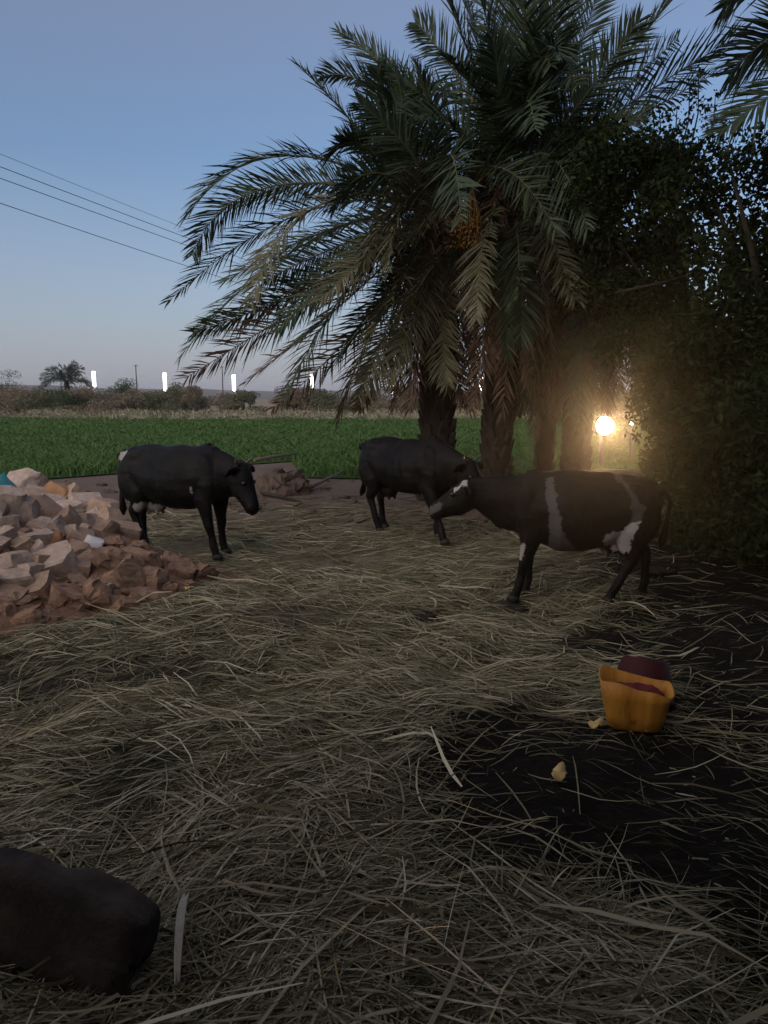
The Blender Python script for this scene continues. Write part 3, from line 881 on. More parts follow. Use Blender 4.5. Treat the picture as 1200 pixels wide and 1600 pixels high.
def utility_pole(x, y, h, label, arms=1, r=.13):
    root = empty('utility_pole', (x, y, 0)); tag(root, label, 'utility pole', 'utility poles')
    bm = bmesh.new(); loft(bm, [(0, 0, -.2), (0, 0, h)], [r, r * .7], Vector((1, 0, 0)), 9)
    link('pole', mesh_bm('pole', bm, [M['dark_pole']], True), root)
    for k in range(arms):
        bm = bmesh.new(); box(bm, (0, r * .9, h - .3 - .5 * k), (1.6, .1, .12)); link('crossarm', mesh_bm('crossarm', bm, [M['dark_pole']]), root)
        for sx in (-.7, -.25, .25, .7):
            bm = bmesh.new(); loft(bm, [(sx, r * .9, h - .24 - .5 * k), (sx, r * .9, h - .14 - .5 * k), (sx, r * .9, h - .1 - .5 * k)], [.03, .045, .02], Vector((1, 0, 0)), 8)
            link('insulator', mesh_bm('insulator', bm, [M['metal_pole']], True), root)
    return root


q = P(212, 570, 240); utility_pole(q.x, 240, q.z, 'thin dark far utility pole between the first two column lights', 1, .22)
q = P(347, 572, 240); utility_pole(q.x, 240, q.z, 'thin dark far utility pole just before the third column light', 1, .22)
q = P(642, 488, 60); utility_pole(q.x, 60.3, q.z + .2, 'utility pole hidden behind the palm crowns where the wires end', 1)
q = P(-400, 70, 15); utility_pole(q.x - .3, 15, q.z + .2, 'near utility pole outside the view carrying the power lines', 1)
for (y0, sl), lab in zip([(238, .400), (258, .377), (276, .357), (315, .334)], ['topmost and faintest of the four power lines', 'second power line from the top', 'third power line from the top', 'lowest of the four power lines, well below the rest']):
    a, b2 = P(-400, y0 - 400 * sl, 15), P(640, y0 + 640 * sl, 60)
    pts = []
    for t in np.linspace(0, 1, 25):
        p = a.lerp(b2, float(t)); p.z -= .35 * 4 * t * (1 - t) * .25; pts.append(tuple(p))
    w = link('power_line', tube_mesh([(pts, [.006 if y0 == 238 else .010] * 25)], [M['wire']], 5))
    tag(w, lab, 'power line', 'power lines crossing the sky')

# the glowing lamp low among the palms
LP = P(945, 665, 17)
lamp = empty('yard_lamp', (LP.x, 17.1, 0))
tag(lamp, 'round glowing warm yard lamp on a short post beyond the palms', 'lamp')
bm = bmesh.new(); loft(bm, [(0, .1, -.2), (0, .1, LP.z)], [.05, .045], Vector((1, 0, 0)), 10); link('post', mesh_bm('post', bm, [M['lamp_housing']], True), lamp)
bm = bmesh.new(); loft(bm, [(0, -.10, LP.z), (0, -.04, LP.z), (0, .1, LP.z), (0, .2, LP.z)], [.22, .23, .17, .07], Vector((1, 0, 0)), 24); link('housing', mesh_bm('housing', bm, [M['lamp_housing']], True), lamp)
bm = bmesh.new(); loft(bm, [(0, -.115, LP.z), (0, -.16, LP.z), (0, -.19, LP.z)], [.20, .16, .07], Vector((1, 0, 0)), 24); link('lens', mesh_bm('lens', bm, [M['lamp_lens']], True), lamp)
sl = bpy.data.lights.new('yard_lamp_light', 'SPOT')
sl.energy, sl.color, sl.spot_size, sl.spot_blend, sl.shadow_soft_size = 3800, (1, .60, .27), R(40), .9, .08
so = bpy.data.objects.new('yard_lamp_light', sl); COL.objects.link(so); so.parent = lamp
so.location = (0, -.35, LP.z)
so.rotation_euler = (R(-84), 0, -math.atan2(LP.x, 17))
LQ = P(987, 662, 19)
l2 = empty('small_lamp', (LQ.x, 19, 0)); tag(l2, 'small warm bulb on a thin post just beside the glowing yard lamp', 'lamp')
bm = bmesh.new(); blob(bm, (0, 0, LQ.z), (.03, .03, .035)); link('bulb', mesh_bm('bulb', bm, [M['lamp_lens']], True), l2)
bm = bmesh.new(); loft(bm, [(0, 0, -.2), (0, 0, LQ.z - .07)], [.03, .03], Vector((1, 0, 0)), 8); link('post', mesh_bm('post', bm, [M['lamp_housing']], True), l2)


# low earth ridge added to keep the lamp's spill off the yard
bm = bmesh.new()
p0, p1 = P(770, 700, 10.6), P(1130, 700, 10.2)
loft(bm, [(p0.x - .5, p0.y, -.2), (p0.x, p0.y, .05), (p0.x + .6, p0.y, .14), ((p0.x + p1.x) / 2, p0.y - .1, .16), (p1.x, p1.y, .14)], [(.1, .1), (.35, .36), (.55, .53), (.6, .55), (.55, .53)], Vector((0, 1, 0)), 16)
bmesh.ops.subdivide_edges(bm, edges=bm.edges[:], cuts=2, use_grid_fill=True)
for v_ in bm.verts: v_.co += mnoise.noise_vector(v_.co * 3) * .06 + mnoise.noise_vector(v_.co * 9) * .03
tag(link('spill_ridge', mesh_bm('spill_ridge', bm, [M['bank']], True)), 'low earth ridge added behind the black and white cow to block lamp spill', 'earth bank')

# ------------------------------------------------------------------ cows
def inpoly(x, z, poly):
    c = np.zeros(len(x), bool)
    n = len(poly)
    for i in range(n):
        x0, z0 = poly[i]; x1, z1 = poly[(i + 1) % n]
        if z0 == z1: continue
        cond = ((z0 > z) != (z1 > z)) & (x < (x1 - x0) * (z - z0) / (z1 - z0) + x0)
        c ^= cond
    return c


def cow(loc, rz, scale, label, feet, head, tail, white=None, horns=True, girth=1.0, udder=True, hump=0.0, neck_r=1.0):
    """feet: offsets (dx, dy) for front +y, front -y, hind +y, hind -y; head: (poll, muzzle); tail: points"""
    root = empty('cow', loc + Vector((0, 0, .025)), rz, scale)
    tag(root, label, 'cow', 'cows standing in the yard')
    bm = bmesh.new()
    st = [(-.78, .955, .06, .10), (-.72, .945, .14, .17), (-.60, .915, .20, .235), (-.46, .885, .235, .275), (-.28, .85, .26 * girth, .295 * girth), (-.06, .83, .285 * girth, .325 * girth),
          (.16, .83, .275 * girth, .325 * girth), (.34, .855, .235, .325), (.47, .88, .195, .30), (.58, .875, .155, .235), (.67, .86, .10, .15)]
    rings = []
    n = 24
    for x, cz, a, b2 in st:
        rg = []
        for k in range(n):
            t = 2 * math.pi * k / n
            c, s = math.cos(t), math.sin(t)
            yy = a * math.copysign(abs(c) ** .85, c) * (1 - .30 * max(0, s) ** 1.3 + .03 * max(0, -s))
            zz = cz + b2 * math.copysign(abs(s) ** .88, s)
            rg.append(bm.verts.new((x, yy, zz)))
        rings.append(rg)
    for r0, r1 in zip(rings, rings[1:]):
        for k in range(n): bm.faces.new((r0[k], r0[(k + 1) % n], r1[(k + 1) % n], r1[k]))
    bm.faces.new(rings[0]); bm.faces.new(rings[-1][::-1])
    for sy in (1, -1):
        blob(bm, (-.47, sy * .135, 1.03), (.14, .062, .085))          # hip bone
        blob(bm, (-.74, sy * .085, 1.04), (.06, .045, .05))           # pin bone
        blob(bm, (.43, sy * .135, .83), (.14, .075, .27))             # shoulder
        blob(bm, (-.58, sy * .135, .80), (.17, .09, .26))             # thigh
    loft(bm, [(-.72, 0, 1.06), (-.45, 0, 1.125), (-.1, 0, 1.11), (.2, 0, 1.11), (.42, 0, 1.155 + hump)], [.05, .06, .05, .05, .06 + hump * .4], n=10)
    if hump: blob(bm, (.36, 0, 1.15), (.13, .06, .06 + hump))
    hooves = []
    for (dx, dy), sy, front in zip(feet, (1, -1, 1, -1), (1, 1, 0, 0)):
        if front:
            pts = [(.42, .15, .80), (.40, .15, .62), (.405 + .45 * dx, .14, .40), (.41 + .55 * dx, .14, .345), (.41 + .78 * dx, .135, .24), (.415 + .95 * dx, .135, .13), (.43 + dx, .135, .075), (.44 + dx, .135, .03)]
            rad = [(.07, .14), (.065, .11), (.047, .063), (.048, .056), (.036, .04), (.042, .046), (.04, .042), (.046, .054)]
        else:
            pts = [(-.55, .14, .82), (-.47, .155, .66), (-.55 + .3 * dx, .145, .51), (-.645 + .45 * dx, .135, .43), (-.65 + .55 * dx, .135, .38), (-.635 + .78 * dx, .135, .25), (-.625 + .95 * dx, .135, .13), (-.605 + dx, .135, .075), (-.595 + dx, .135, .03)]
            rad = [(.09, .21), (.08, .165), (.058, .095), (.048, .070), (.044, .056), (.037, .042), (.042, .046), (.04, .042), (.046, .054)]
        k = len(pts)
        pts = [(x, sy * (y + dy * i / (k - 1)), z) for i, (x, y, z) in enumerate(pts)]
        loft(bm, pts, rad, n=12)
        hooves.append(pts[-1])
    if udder:
        blob(bm, (-.36, 0, .52), (.15, .10, .10))
        for ux in (-.30, -.42):
            for uy in (.05, -.05): loft(bm, [(ux, uy, .46), (ux, uy, .40)], [.02, .016], n=8)
    poll, muz = Vector(head[0]), Vector(head[1])
    d = (muz - poll); Lh = d.length; d.normalize()
    # neck
    nb_ = Vector((.50, 0, .89)); 
    mdl = nb_.lerp(poll, .55) + Vector((0, 0, -.035))
    loft(bm, [nb_ - Vector((.12, 0, 0)), nb_ + Vector((.06, 0, 0)), mdl, poll + d * .02 + Vector((-.03, 0, -.03))], [(.15, .25), (.125 * neck_r, .21 * neck_r), (.092 * neck_r, .155 * neck_r), (.08, .11)], n=16)
    loft(bm, [(.60, 0, .70), (.68, 0, .72), tuple(mdl + Vector((.02, 0, -.14)))], [(.03, .07), (.03, .08), (.022, .05)], n=10)    # dewlap
    side = Vector((0, 1, 0))
    hs = [(-.10, .06, .06), (-.03, .092, .095), (.12, .112, .125), (.28, .120, .145), (.45, .104, .135), (.62, .084, .108), (.80, .076, .090), (.92, .080, .080), (1.0, .055, .055)]
    upv = d.cross(side); upv = -upv if upv.z < 0 or (abs(upv.z) < .2 and upv.x < 0) else upv
    # forehead line straight, jaw bulging: shift the centres down by the growth of the half height
    loft(bm, [poll + d * (t * Lh) - upv * (b2 - .07) for t, a, b2 in hs], [(a, b2) for t, a, b2 in hs], side, n=16)
    for sy in (1, -1):                                                # ears
        e0 = poll + d * .03 + Vector((0, sy * .07, 0))
        loft(bm, [e0, e0 + Vector((-.03, sy * .06, .0)), e0 + Vector((-.05, sy * .14, -.02)), e0 + Vector((-.05, sy * .20, -.05))], [(.026, .022), (.05, .022), (.055, .018), (.014, .014)], Vector((.5, 0, 1)), n=10)
    me = mesh_bm('cow_body', bm, [M['coat']], True)
    tmp = bpy.data.objects.new('tmp', me); COL.objects.link(tmp)
    rm = tmp.modifiers.new('r', 'REMESH'); rm.mode = 'VOXEL'; rm.voxel_size = .0125; rm.use_smooth_shade = True
    smo = tmp.modifiers.new('s', 'SMOOTH'); smo.iterations = 7; smo.factor = .5
    dg = bpy.context.evaluated_depsgraph_get(); dg.update()
    body = bpy.data.meshes.new_from_object(tmp.evaluated_get(dg))
    bpy.data.objects.remove(tmp)
    body.materials.clear(); body.materials.append(M['coat'])
    v = np.empty(len(body.vertices) * 3, np.float32); body.vertices.foreach_get('co', v); v = v.reshape(-1, 3)
    # small anatomical unevenness: ribs, flank hollow, loose skin
    X_, Y_, Z_ = v[:, 0].copy(), v[:, 1].copy(), v[:, 2].copy()
    sg_ = np.clip(Y_ / .10, -1, 1)
    v[:, 1] -= sg_ * .040 * np.exp(-((X_ + .27) / .11) ** 2 - ((Z_ - .99) / .10) ** 2)
    v[:, 1] -= sg_ * .018 * np.exp(-((X_ - .26) / .07) ** 2 - ((Z_ - .80) / .22) ** 2)
    v[:, 1] += sg_ * .0050 * np.sin(X_ * 52 + Z_ * 9) * np.exp(-((X_ - .02) / .20) ** 2 - ((Z_ - .82) / .17) ** 2)
    v[:, 1] += .006 * np.sin(X_ * 15 + Z_ * 11) * np.cos(Z_ * 17 - X_ * 6) * sg_
    v[:, 2] += .006 * np.sin(X_ * 19 + 1) * np.clip((Z_ - .9) / .2, 0, 1)
    body.vertices.foreach_set('co', v.ravel()); body.update()
    w = np.zeros(len(v), np.float32)
    if white is not None:
        nz = np.array([tuple(mnoise.noise_vector(Vector(q) * 8) * .034 + mnoise.noise_vector(Vector(q) * 26) * .020 + mnoise.noise_vector(Vector(q) * 60) * .010) for q in v])
        jx, jz = v[:, 0] + nz[:, 0], v[:, 2] + nz[:, 1]
        w = np.clip(white(jx, v[:, 1], jz), 0, 1).astype(np.float32)
    at = body.attributes.new('coat', 'FLOAT', 'POINT'); at.data.foreach_set('value', w)
    bo = link('body', body, root)
    for p in hooves:
        hb_ = bmesh.new()
        loft(hb_, [(p[0] + .008, p[1], .045), (p[0] + .016, p[1], .02), (p[0] + .024, p[1], -.012)], [(.044, .05), (.048, .058), (.05, .064)], n=12)
        link('hoof', mesh_bm('hoof', hb_, [M['hoof']], True), root)
    for sy in (1, -1):
        c = poll + d * (.36 * Lh) + Vector((0, sy * .093, 0)) + upv * .02
        eb_ = bmesh.new(); blob(eb_, c, (.022, .018, .022)); link('eye', mesh_bm('eye', eb_, [M['eye']], True), root)
        if horns:
            h0 = poll + Vector((0, sy * .055, .03))
            hb_ = bmesh.new(); loft(hb_, [h0, h0 + Vector((-.01, sy * .05, .015)), h0 + Vector((.005, sy * .085, .04)), h0 + Vector((.03, sy * .09, .075))], [.022, .018, .012, .004], Vector((1, 0, 0)), n=8)
            link('horn', mesh_bm('horn', hb_, [M['horn']], True), root)
    tb = bmesh.new()
    nt_ = len(tail)
    loft(tb, tail, [(.032, .032)] + [(.019, .019)] * (nt_ - 4) + [(.03, .03), (.045, .04), (.012, .012)], Vector((0, 1, 0)), n=8)
    tme = mesh_bm('tail', tb, [M['coat']], True)
    link('tail', tme, root)
    return root


# black cow behind the rubble, facing across the yard
def w1(x, y, z):
    a = ((np.hypot((x + .36) / 1.3, z - .50) < .10) & (z < .54)) * .8
    b2 = ((np.abs(x + .70) < .05) & (z > .98) & (z < 1.10) & (y < -.02)) * 1.0
    c = ((np.hypot((x - .56) / 1.6, (z - .58)) < .03) & (np.abs(y) < .12)) * .8 + (np.hypot((x - .33), (z - .72) / 1.8) < .014) * .5
    return a * .75 + b2 * .9 + c


g1 = G(287, 866)
cow(g1, R(-24), 1.0, 'black cow behind the rubble mound, its head lowered before the field',
    [(.00, .02), (.10, .0), (-.05, .0), (.20, .0)], ((.86, -.06, .98), (1.02, -.12, .52)),
    [(-.74, 0, 1.09), (-.82, 0, 1.02), (-.85, .0, .85), (-.84, .0, .68), (-.84, 0, .54), (-.83, 0, .43), (-.83, 0, .36)], w1, horns=True, neck_r=1.2, girth=1.06)

# black cow in the middle, before the thick palm trunk
g2 = G(640, 838)
cow(g2, R(-45), 1.02, 'all black cow in front of the thickest palm trunk, its tail swung aside',
    [(-.10, .0), (.22, .0), (.02, .0), (.20, .0)], ((.93, .0, .92), (1.10, -.04, .52)),
    [(-.74, 0, 1.09), (-.82, 0, 1.02), (-.86, .02, .85), (-.86, .05, .68), (-.90, .09, .54), (-.97, .13, .43), (-1.02, .15, .37)], None, horns=True, neck_r=1.1)

# black and white cow, facing the other way
S3, X3, PM3 = .90, 893.0, 190.0


def c3(cx, cy):                         # a spot on its flank, from the enlarged view, in body measures
    px, py = 640 + cx / 2.857, 700 + cy / 2.857
    return (X3 - px) / PM3 / S3, (938 - py) / PM3 / S3


polys3 = [[c3(*p) for p in poly] for poly in (
    [(570, 120), (612, 120), (640, 330), (676, 390), (728, 450), (596, 450), (592, 330), (580, 200)],
    [(920, 330), (990, 290), (952, 380), (938, 442), (895, 460), (884, 418), (838, 412), (858, 348), (915, 338)],
    [(860, 100), (905, 100), (960, 180), (1003, 240), (992, 300), (930, 330), (945, 290), (948, 220), (915, 150)],
    [(380, 455), (398, 418), (430, 440), (492, 420), (480, 480), (395, 480)],
    [(165, 200), (212, 142), (238, 138), (232, 152), (176, 204)],
    [(40, 262), (118, 246), (104, 288), (60, 310)],
    [(238, 335), (268, 300), (286, 340)])]
wts3 = [.20, 1.0, .15, .9, 1.0, .2, .8]


def w3(x, y, z):
    w = np.zeros(len(x))
    for poly, k in zip(polys3, wts3): w = np.maximum(w, inpoly(x, z, poly) * k)
    w = np.maximum(w, ((np.abs(y) < .06) & (z < .5) & (x > -.5) & (x < -.2) & (z > .36)) * .6)
    return w


g3 = G(X3, 938)
cow(g3, R(180 - 5), S3, 'black and white cow with a white girth band, sniffing toward the middle cow',
    [(.10, .0), (-.02, .02), (.27, .0), (-.08, .0)], ((1.0, .0, 1.065), (1.335, .03, .785)),
    [(-.74, 0, 1.09), (-.80, 0, 1.04), (-.85, .0, .92), (-.84, .0, .78), (-.82, 0, .64), (-.80, 0, .55), (-.79, 0, .48)], w3, horns=False, girth=1.16, neck_r=1.28)

# ------------------------------------------------------------------ rubble mound and its stones
MC, MR, MH = Vector((-3.75, 6.55, 0)), 2.25, 1.0


def mh(x, y):
    r = np.sqrt(((x - MC.x) / 1.0) ** 2 + ((y - MC.y) / .78) ** 2) / MR
    n = .05 * np.sin(5 * x + 3 * y) + .04 * np.sin(9 * y - 4 * x + 1) + .025 * np.sin(17 * x + 11 * y)
    h = MH * np.clip(1 - r, 0, 1) ** .95 + n * np.clip(1.15 - r, 0, .5) * 1.2
    return np.where(r < 1.12, h, -1) - .03


gx = np.linspace(MC.x - 2.7, MC.x + 2.7, 90); gy = np.linspace(MC.y - 2.1, MC.y + 2.1, 76)
mx, my = np.meshgrid(gx, gy)
mz = mh(mx, my)
rngz = np.random.default_rng(3)
mz = np.where(mz > -.5, mz + rngz.normal(0, .012, mz.shape), -.25)
ii = np.arange(90 * 76).reshape(76, 90)
mf = np.stack([ii[:-1, :-1], ii[:-1, 1:], ii[1:, 1:], ii[1:, :-1]], -1).reshape(-1, 4)
o = link('earth_mound', mesh_np('earth_mound', np.stack([mx, my, mz], -1) - np.array(MC), mf, [M['mound']], True), None, MC)
tag(o, 'mound of orange brown earth under the heaped stones', 'mound')


def hit_mound(px, py):
    d = ray(px, py); o_ = Vector((0, 0, CAM_H))
    for k in range(400):
        p = o_ + d * (4.2 + k * .012)
        if p.z < max(float(mh(p.x, p.y)), 0): return p
    return G(px, py)


stone_meshes = []
for k in range(18):
    bm = bmesh.new()
    bmesh.ops.create_cube(bm, size=1)
    bmesh.ops.subdivide_edges(bm, edges=bm.edges[:], cuts=4 if k < 10 else 6, use_grid_fill=True)
    rnd = .03 + .035 * (k % 4) if k < 10 else .36
    sk = Matrix(((1, random.gauss(0, .18), random.gauss(0, .15)), (0, 1, random.gauss(0, .15)), (random.gauss(0, .15), 0, 1)))
    cuts_ = [(Vector((random.gauss(0, 1), random.gauss(0, 1), random.gauss(0, 1))).normalized(), random.uniform(.46, .66)) for _ in range(4)]
    for vtx in bm.verts:
        c = vtx.co.copy()
        c = c.lerp(c.normalized() * .62, rnd)
        for nrm_, dd_ in cuts_:                      # broken faces
            t_ = c.dot(nrm_) - dd_
            if t_ > 0: c -= nrm_ * t_
        c = sk @ c
        o_ = Vector((k * 9.1, 0, 0))
        if k < 10: c += mnoise.noise_vector(c * 2 + o_) * .07 + mnoise.noise_vector(c * 6 + o_) * .025
        else: c += mnoise.noise_vector(c * 2.2 + o_) * .16 + mnoise.noise_vector(c * 6 + o_) * .07 + mnoise.noise_vector(c * 13 + o_) * .03
        vtx.co = c
    stone_meshes.append(mesh_bm('stone', bm, [M['stone_pale']]))

pl, tn, br, og, wh = 'stone_pale', 'stone_tan', 'stone_brown', 'stone_orange', 'stone_white'
KIND = {pl: ('pale grey stone', 'pale stones in the rubble heap'), tn: ('tan stone', 'tan stones in the rubble heap'), br: ('brown earthy lump', 'brown lumps in the rubble heap')}
MARKS = [(37, 766, 'the big crowning stone'), (95, 775, 'the orange block'), (140, 856, 'the white faced stone'), (93, 886, 'the largest low pale stone'), (105, 936, 'the large brown boulder'),
         (159, 921, 'the pinkish pebble'), (76, 850, 'the small orange brown stone'), (246, 876, 'the lone small tan stone')]
used_labels = set()


def stone_label(px, py, mat, w):
    kind = KIND[mat][0]
    for mx_, my_, nm_ in sorted(MARKS, key=lambda q: math.hypot(q[0] - px, q[1] - py)):
        a = math.degrees(math.atan2(my_ - py, px - mx_)) % 360
        dr = ['just right of', 'up and right of', 'just above', 'up and left of', 'just left of', 'down and left of', 'just below', 'down and right of'][int((a + 22.5) // 45) % 8]
        lab = f'{kind} {dr} {nm_} in the heap'
        if lab not in used_labels: break
    else: lab = f'{kind} {"large" if w > 34 else "small"} and half buried near {nm_}'
    used_labels.add(lab)
    return lab


stones = [(37, 766, 46, 34, pl, 'big pale stone crowning the rubble heap'), (10, 792, 32, 46, pl, 0), (31, 803, 36, 42, pl, 0), (66, 804, 44, 34, tn, 0),
          (95, 775, 34, 26, og, 'orange block on top of the rubble heap'), (82, 786, 26, 18, pl, 0), (110, 800, 30, 26, pl, 0), (132, 790, 36, 26, pl, 0), (132, 822, 34, 36, pl, 0),
          (161, 798, 34, 32, tn, 0), (159, 832, 38, 34, tn, 0), (6, 848, 24, 36, pl, 0), (23, 877, 36, 28, pl, 0), (48, 850, 42, 34, pl, 0), (52, 868, 28, 26, pl, 0),
          (17, 908, 44, 32, pl, 0), (93, 886, 46, 44, pl, 'largest pale stone low on the face of the heap'), (99, 821, 34, 30, tn, 0), (76, 850, 32, 28, og, 'small orange brown stone sunk among pale stones'), (62, 884, 34, 30, tn, 0),
          (140, 856, 22, 30, wh, 'white faced stone standing out in the rubble heap'), (135, 878, 24, 20, tn, 0), (57, 922, 42, 32, tn, 0), (105, 936, 52, 44, br, 'large rounded brown boulder at the foot of the heap'),
          (147, 936, 48, 40, br, 0), (159, 921, 22, 11, pl, 'small smooth pinkish pebble on the lower slope'), (167, 880, 50, 42, br, 0), (181, 913, 44, 38, br, 0), (215, 874, 48, 32, br, 0), (231, 906, 40, 34, br, 0),
          (246, 876, 16, 12, tn, 'small tan stone alone at the end of the brown slope'), (272, 892, 44, 40, br, 0), (308, 901, 36, 24, br, 0), (188, 836, 38, 32, tn, 0), (210, 855, 30, 24, br, 0), (177, 816, 34, 26, tn, 0),
          (226, 937, 50, 30, br, 0), (250, 922, 26, 20, br, 0), (11, 956, 34, 26, br, 0), (42, 966, 38, 26, br, 0), (70, 962, 34, 24, br, 0), (120, 845, 30, 30, tn, 0), (8, 820, 26, 24, pl, 0), (80, 828, 30, 24, pl, 0),
          (115, 868, 30, 28, tn, 0), (36, 838, 26, 22, br, 0), (190, 948, 40, 26, br, 0), (-25, 800, 44, 40, pl, 0), (-30, 860, 44, 40, pl, 0), (-30, 920, 44, 36, tn, 0), (60, 775, 30, 22, pl, 0), (12, 772, 32, 22, pl, 0),
          (20, 762, 30, 26, pl, 0), (52, 782, 30, 24, tn, 0), (60, 826, 30, 26, pl, 0), (112, 838, 30, 26, pl, 0), (78, 868, 34, 26, pl, 0), (30, 858, 30, 26, tn, 0),
          (8, 890, 28, 26, pl, 0), (40, 895, 34, 26, pl, 0), (118, 892, 32, 28, tn, 0), (150, 880, 30, 26, tn, 0), (120, 775, 26, 20, tn, 0), (145, 825, 26, 24, tn, 0), (172, 850, 30, 26, br, 0), (10, 930, 36, 26, tn, 0),
          (205, 895, 26, 20, br, 0), (260, 912, 20, 16, br, 0), (290, 915, 22, 14, br, 0), (150, 905, 24, 18, br, 0), (120, 910, 22, 18, tn, 0), (85, 915, 24, 18, br, 0), (30, 935, 30, 22, br, 0), (145, 808, 20, 16, pl, 0)]
for k, (px, py, w, h, mat, lab) in enumerate(stones):
    p = hit_mound(px, py)
    dist = (p - Vector((0, 0, CAM_H))).length
    s = dist / FPX
    rounded = mat == br or (lab and 'pebble' in lab)
    me = stone_meshes[random.randrange(10, 18) if rounded else random.randrange(0, 10)]
    o = link('stone', me, None, p + Vector((0, .03, -.025) if mat == br else (0, .02, -.01)))
    o.scale = (w * s * 1.16, (w + h) * .5 * s * 1.0, h * s * 1.14)
    o.rotation_euler = (random.gauss(.15, .3), random.gauss(0, .38), random.gauss(0, .5))
    o.material_slots[0].link = 'OBJECT'; o.material_slots[0].material = M[mat]
    if lab: tag(o, lab, 'stone')
    else: tag(o, stone_label(px, py, mat, w), 'stone', KIND[mat][1])

for k in range(90):                                  # chips and broken bits between the stones
    px, py = random.uniform(-20, 320), random.uniform(775, 985)
    if py < 760 + max(0, px - 30) * .47 + 12 or py > 990 - px * .24: continue
    p = hit_mound(px, py)
    sz = random.uniform(.035, .10)
    o = link('stone_chip', stone_meshes[random.randrange(0, 10)], None, p + Vector((0, -.01, .01)))
    o.scale = (sz * random.uniform(.8, 1.5), sz, sz * random.uniform(.6, 1)); o.rotation_euler = (random.random() * 3, random.random() * 3, random.random() * 3)
    up_ = px < 190 and py < 900
    o.material_slots[0].link = 'OBJECT'; o.material_slots[0].material = M[random.choice([pl, tn, og] if up_ else [tn, br, br, og])]
    if up_: tag(o, 'small broken chip wedged among the pale stones of the heap', 'stone chip', 'chips among the pale stones')
    else: tag(o, 'small broken clod lying on the brown slope of the heap', 'stone chip', 'clods on the brown slope')

# turquoise sheet behind the heap
bm = bmesh.new()
tp = hit_mound(8, 775); tp = P(8, 752, 7.3)
gv = [[bm.verts.new(tp + Vector((-.7 + .9 * i / 12, .4 * j / 6 - .1, .02 + .05 * math.sin(i * 1.3 + j) + .03 * math.sin(j * 2.2 - i) - .03 * i * (i > 9) * .8 - .10 * (j / 6) ** 2))) for j in range(7)] for i in range(13)]
for i in range(12):
    for j in range(6): bm.faces.new((gv[i][j], gv[i + 1][j], gv[i + 1][j + 1], gv[i][j + 1]))
me = mesh_bm('plastic_sheet', bm, [M['tarp']], True)
o = link('plastic_sheet', me); md = o.modifiers.new('solid', 'SOLIDIFY'); md.thickness = .008
tag(o, 'turquoise plastic sheet crumpled on the back of the rubble heap', 'plastic sheet')

# ------------------------------------------------------------------ tubs
JT = G(1000, 1146)
dist = 4.45
yt = empty('cut_jerrycan', JT + Vector((0, .10, 0)), R(-14)); yt.scale = (1.06, 1.0, .88)
tag(yt, 'yellow orange plastic jerrycan cut open as a tub, standing on the dark soil', 'tub')
bm = bmesh.new()


def rrect(a, b2, z, nn=48, dent=0.0, wav=0.0, off=(0, 0)):
    out = []
    for k in range(nn):
        t = 2 * math.pi * k / nn
        c, s = math.cos(t), math.sin(t)
        x = a * math.copysign(abs(c) ** .5, c); y = b2 * math.copysign(abs(s) ** .5, s)
        if y < 0: y += dent * (math.exp(-((x - .005) / .028) ** 2) - .35 * math.exp(-((x - .055) / .02) ** 2) - .35 * math.exp(-((x + .05) / .02) ** 2))
        zz = z + wav * (.034 * -x / a + .012 * math.sin(3 * t + .6) - .02 * math.exp(-((x - .0) / .03) ** 2) * (y < 0))
        out.append((x + off[0], y + off[1], zz))
    return out


prs = [rrect(.115, .085, 0), rrect(.128, .098, .015), rrect(.142, .108, .09, dent=.022), rrect(.160, .118, .19, dent=.024), rrect(.176, .128, .275, dent=.020, wav=1.0),
       rrect(.170, .122, .275, dent=.020, wav=1.0), rrect(.152, .110, .19, dent=.022), rrect(.135, .10, .09), rrect(.118, .088, .022)]
rr_ = [[bm.verts.new(p) for p in pr] for pr in prs]
for r0, r1 in zip(rr_, rr_[1:]):
    for k in range(48): bm.faces.new((r0[k], r0[(k + 1) % 48], r1[(k + 1) % 48], r1[k]))
bm.faces.new(rr_[0]); bm.faces.new(rr_[-1][::-1])
link('shell', mesh_bm('shell', bm, [M['yellow_plastic']], True), yt)
bm = bmesh.new()
bmesh.ops.create_icosphere(bm, subdivisions=4, radius=1)
for v_ in bm.verts:
    c = v_.co.copy()
    v_.co = Vector((c.x * .150, c.y * .098, .195 + c.z * .05)) * 1.0 + mnoise.noise_vector(c * 2.4) * .024
    v_.co.z *= .88
    v_.co.x = max(-.148, min(.148, v_.co.x)); v_.co.y = max(-.088, min(.104, v_.co.y))
o = link('cloth', mesh_bm('cloth', bm, [M['maroon_cloth']], True), None, yt.location)
o.rotation_euler = (0, 0, R(-14))
tag(o, 'crumpled dark red cloth stuffed inside the yellow tub', 'cloth')
bm = bmesh.new()
prof = [(.0, 0), (.11, 0), (.125, .02), (.16, .15), (.175, .235), (.185, .24), (.183, .252), (.168, .245), (.15, .15), (.112, .03), (0, .022)]
nn = 32
rg = [[bm.verts.new((r * math.cos(2 * math.pi * k / nn), r * math.sin(2 * math.pi * k / nn), z)) for k in range(nn)] for r, z in prof[1:-1]]
for r0, r1 in zip(rg, rg[1:]):
    for k in range(nn): bm.faces.new((r0[k], r0[(k + 1) % nn], r1[(k + 1) % nn], r1[k]))
bm.faces.new(rg[0][::-1]); bm.faces.new(rg[-1])
bk = empty('bucket', JT + Vector((.15, .40, .26)))
bk.rotation_euler = (R(180 - 14), R(12), R(15)); bk.scale = (1.0, 1.0, .92)
tag(bk, 'dark maroon plastic bucket upside down behind the yellow tub', 'bucket')
link('shell', mesh_bm('shell', bm, [M['maroon_plastic']], True), bk)

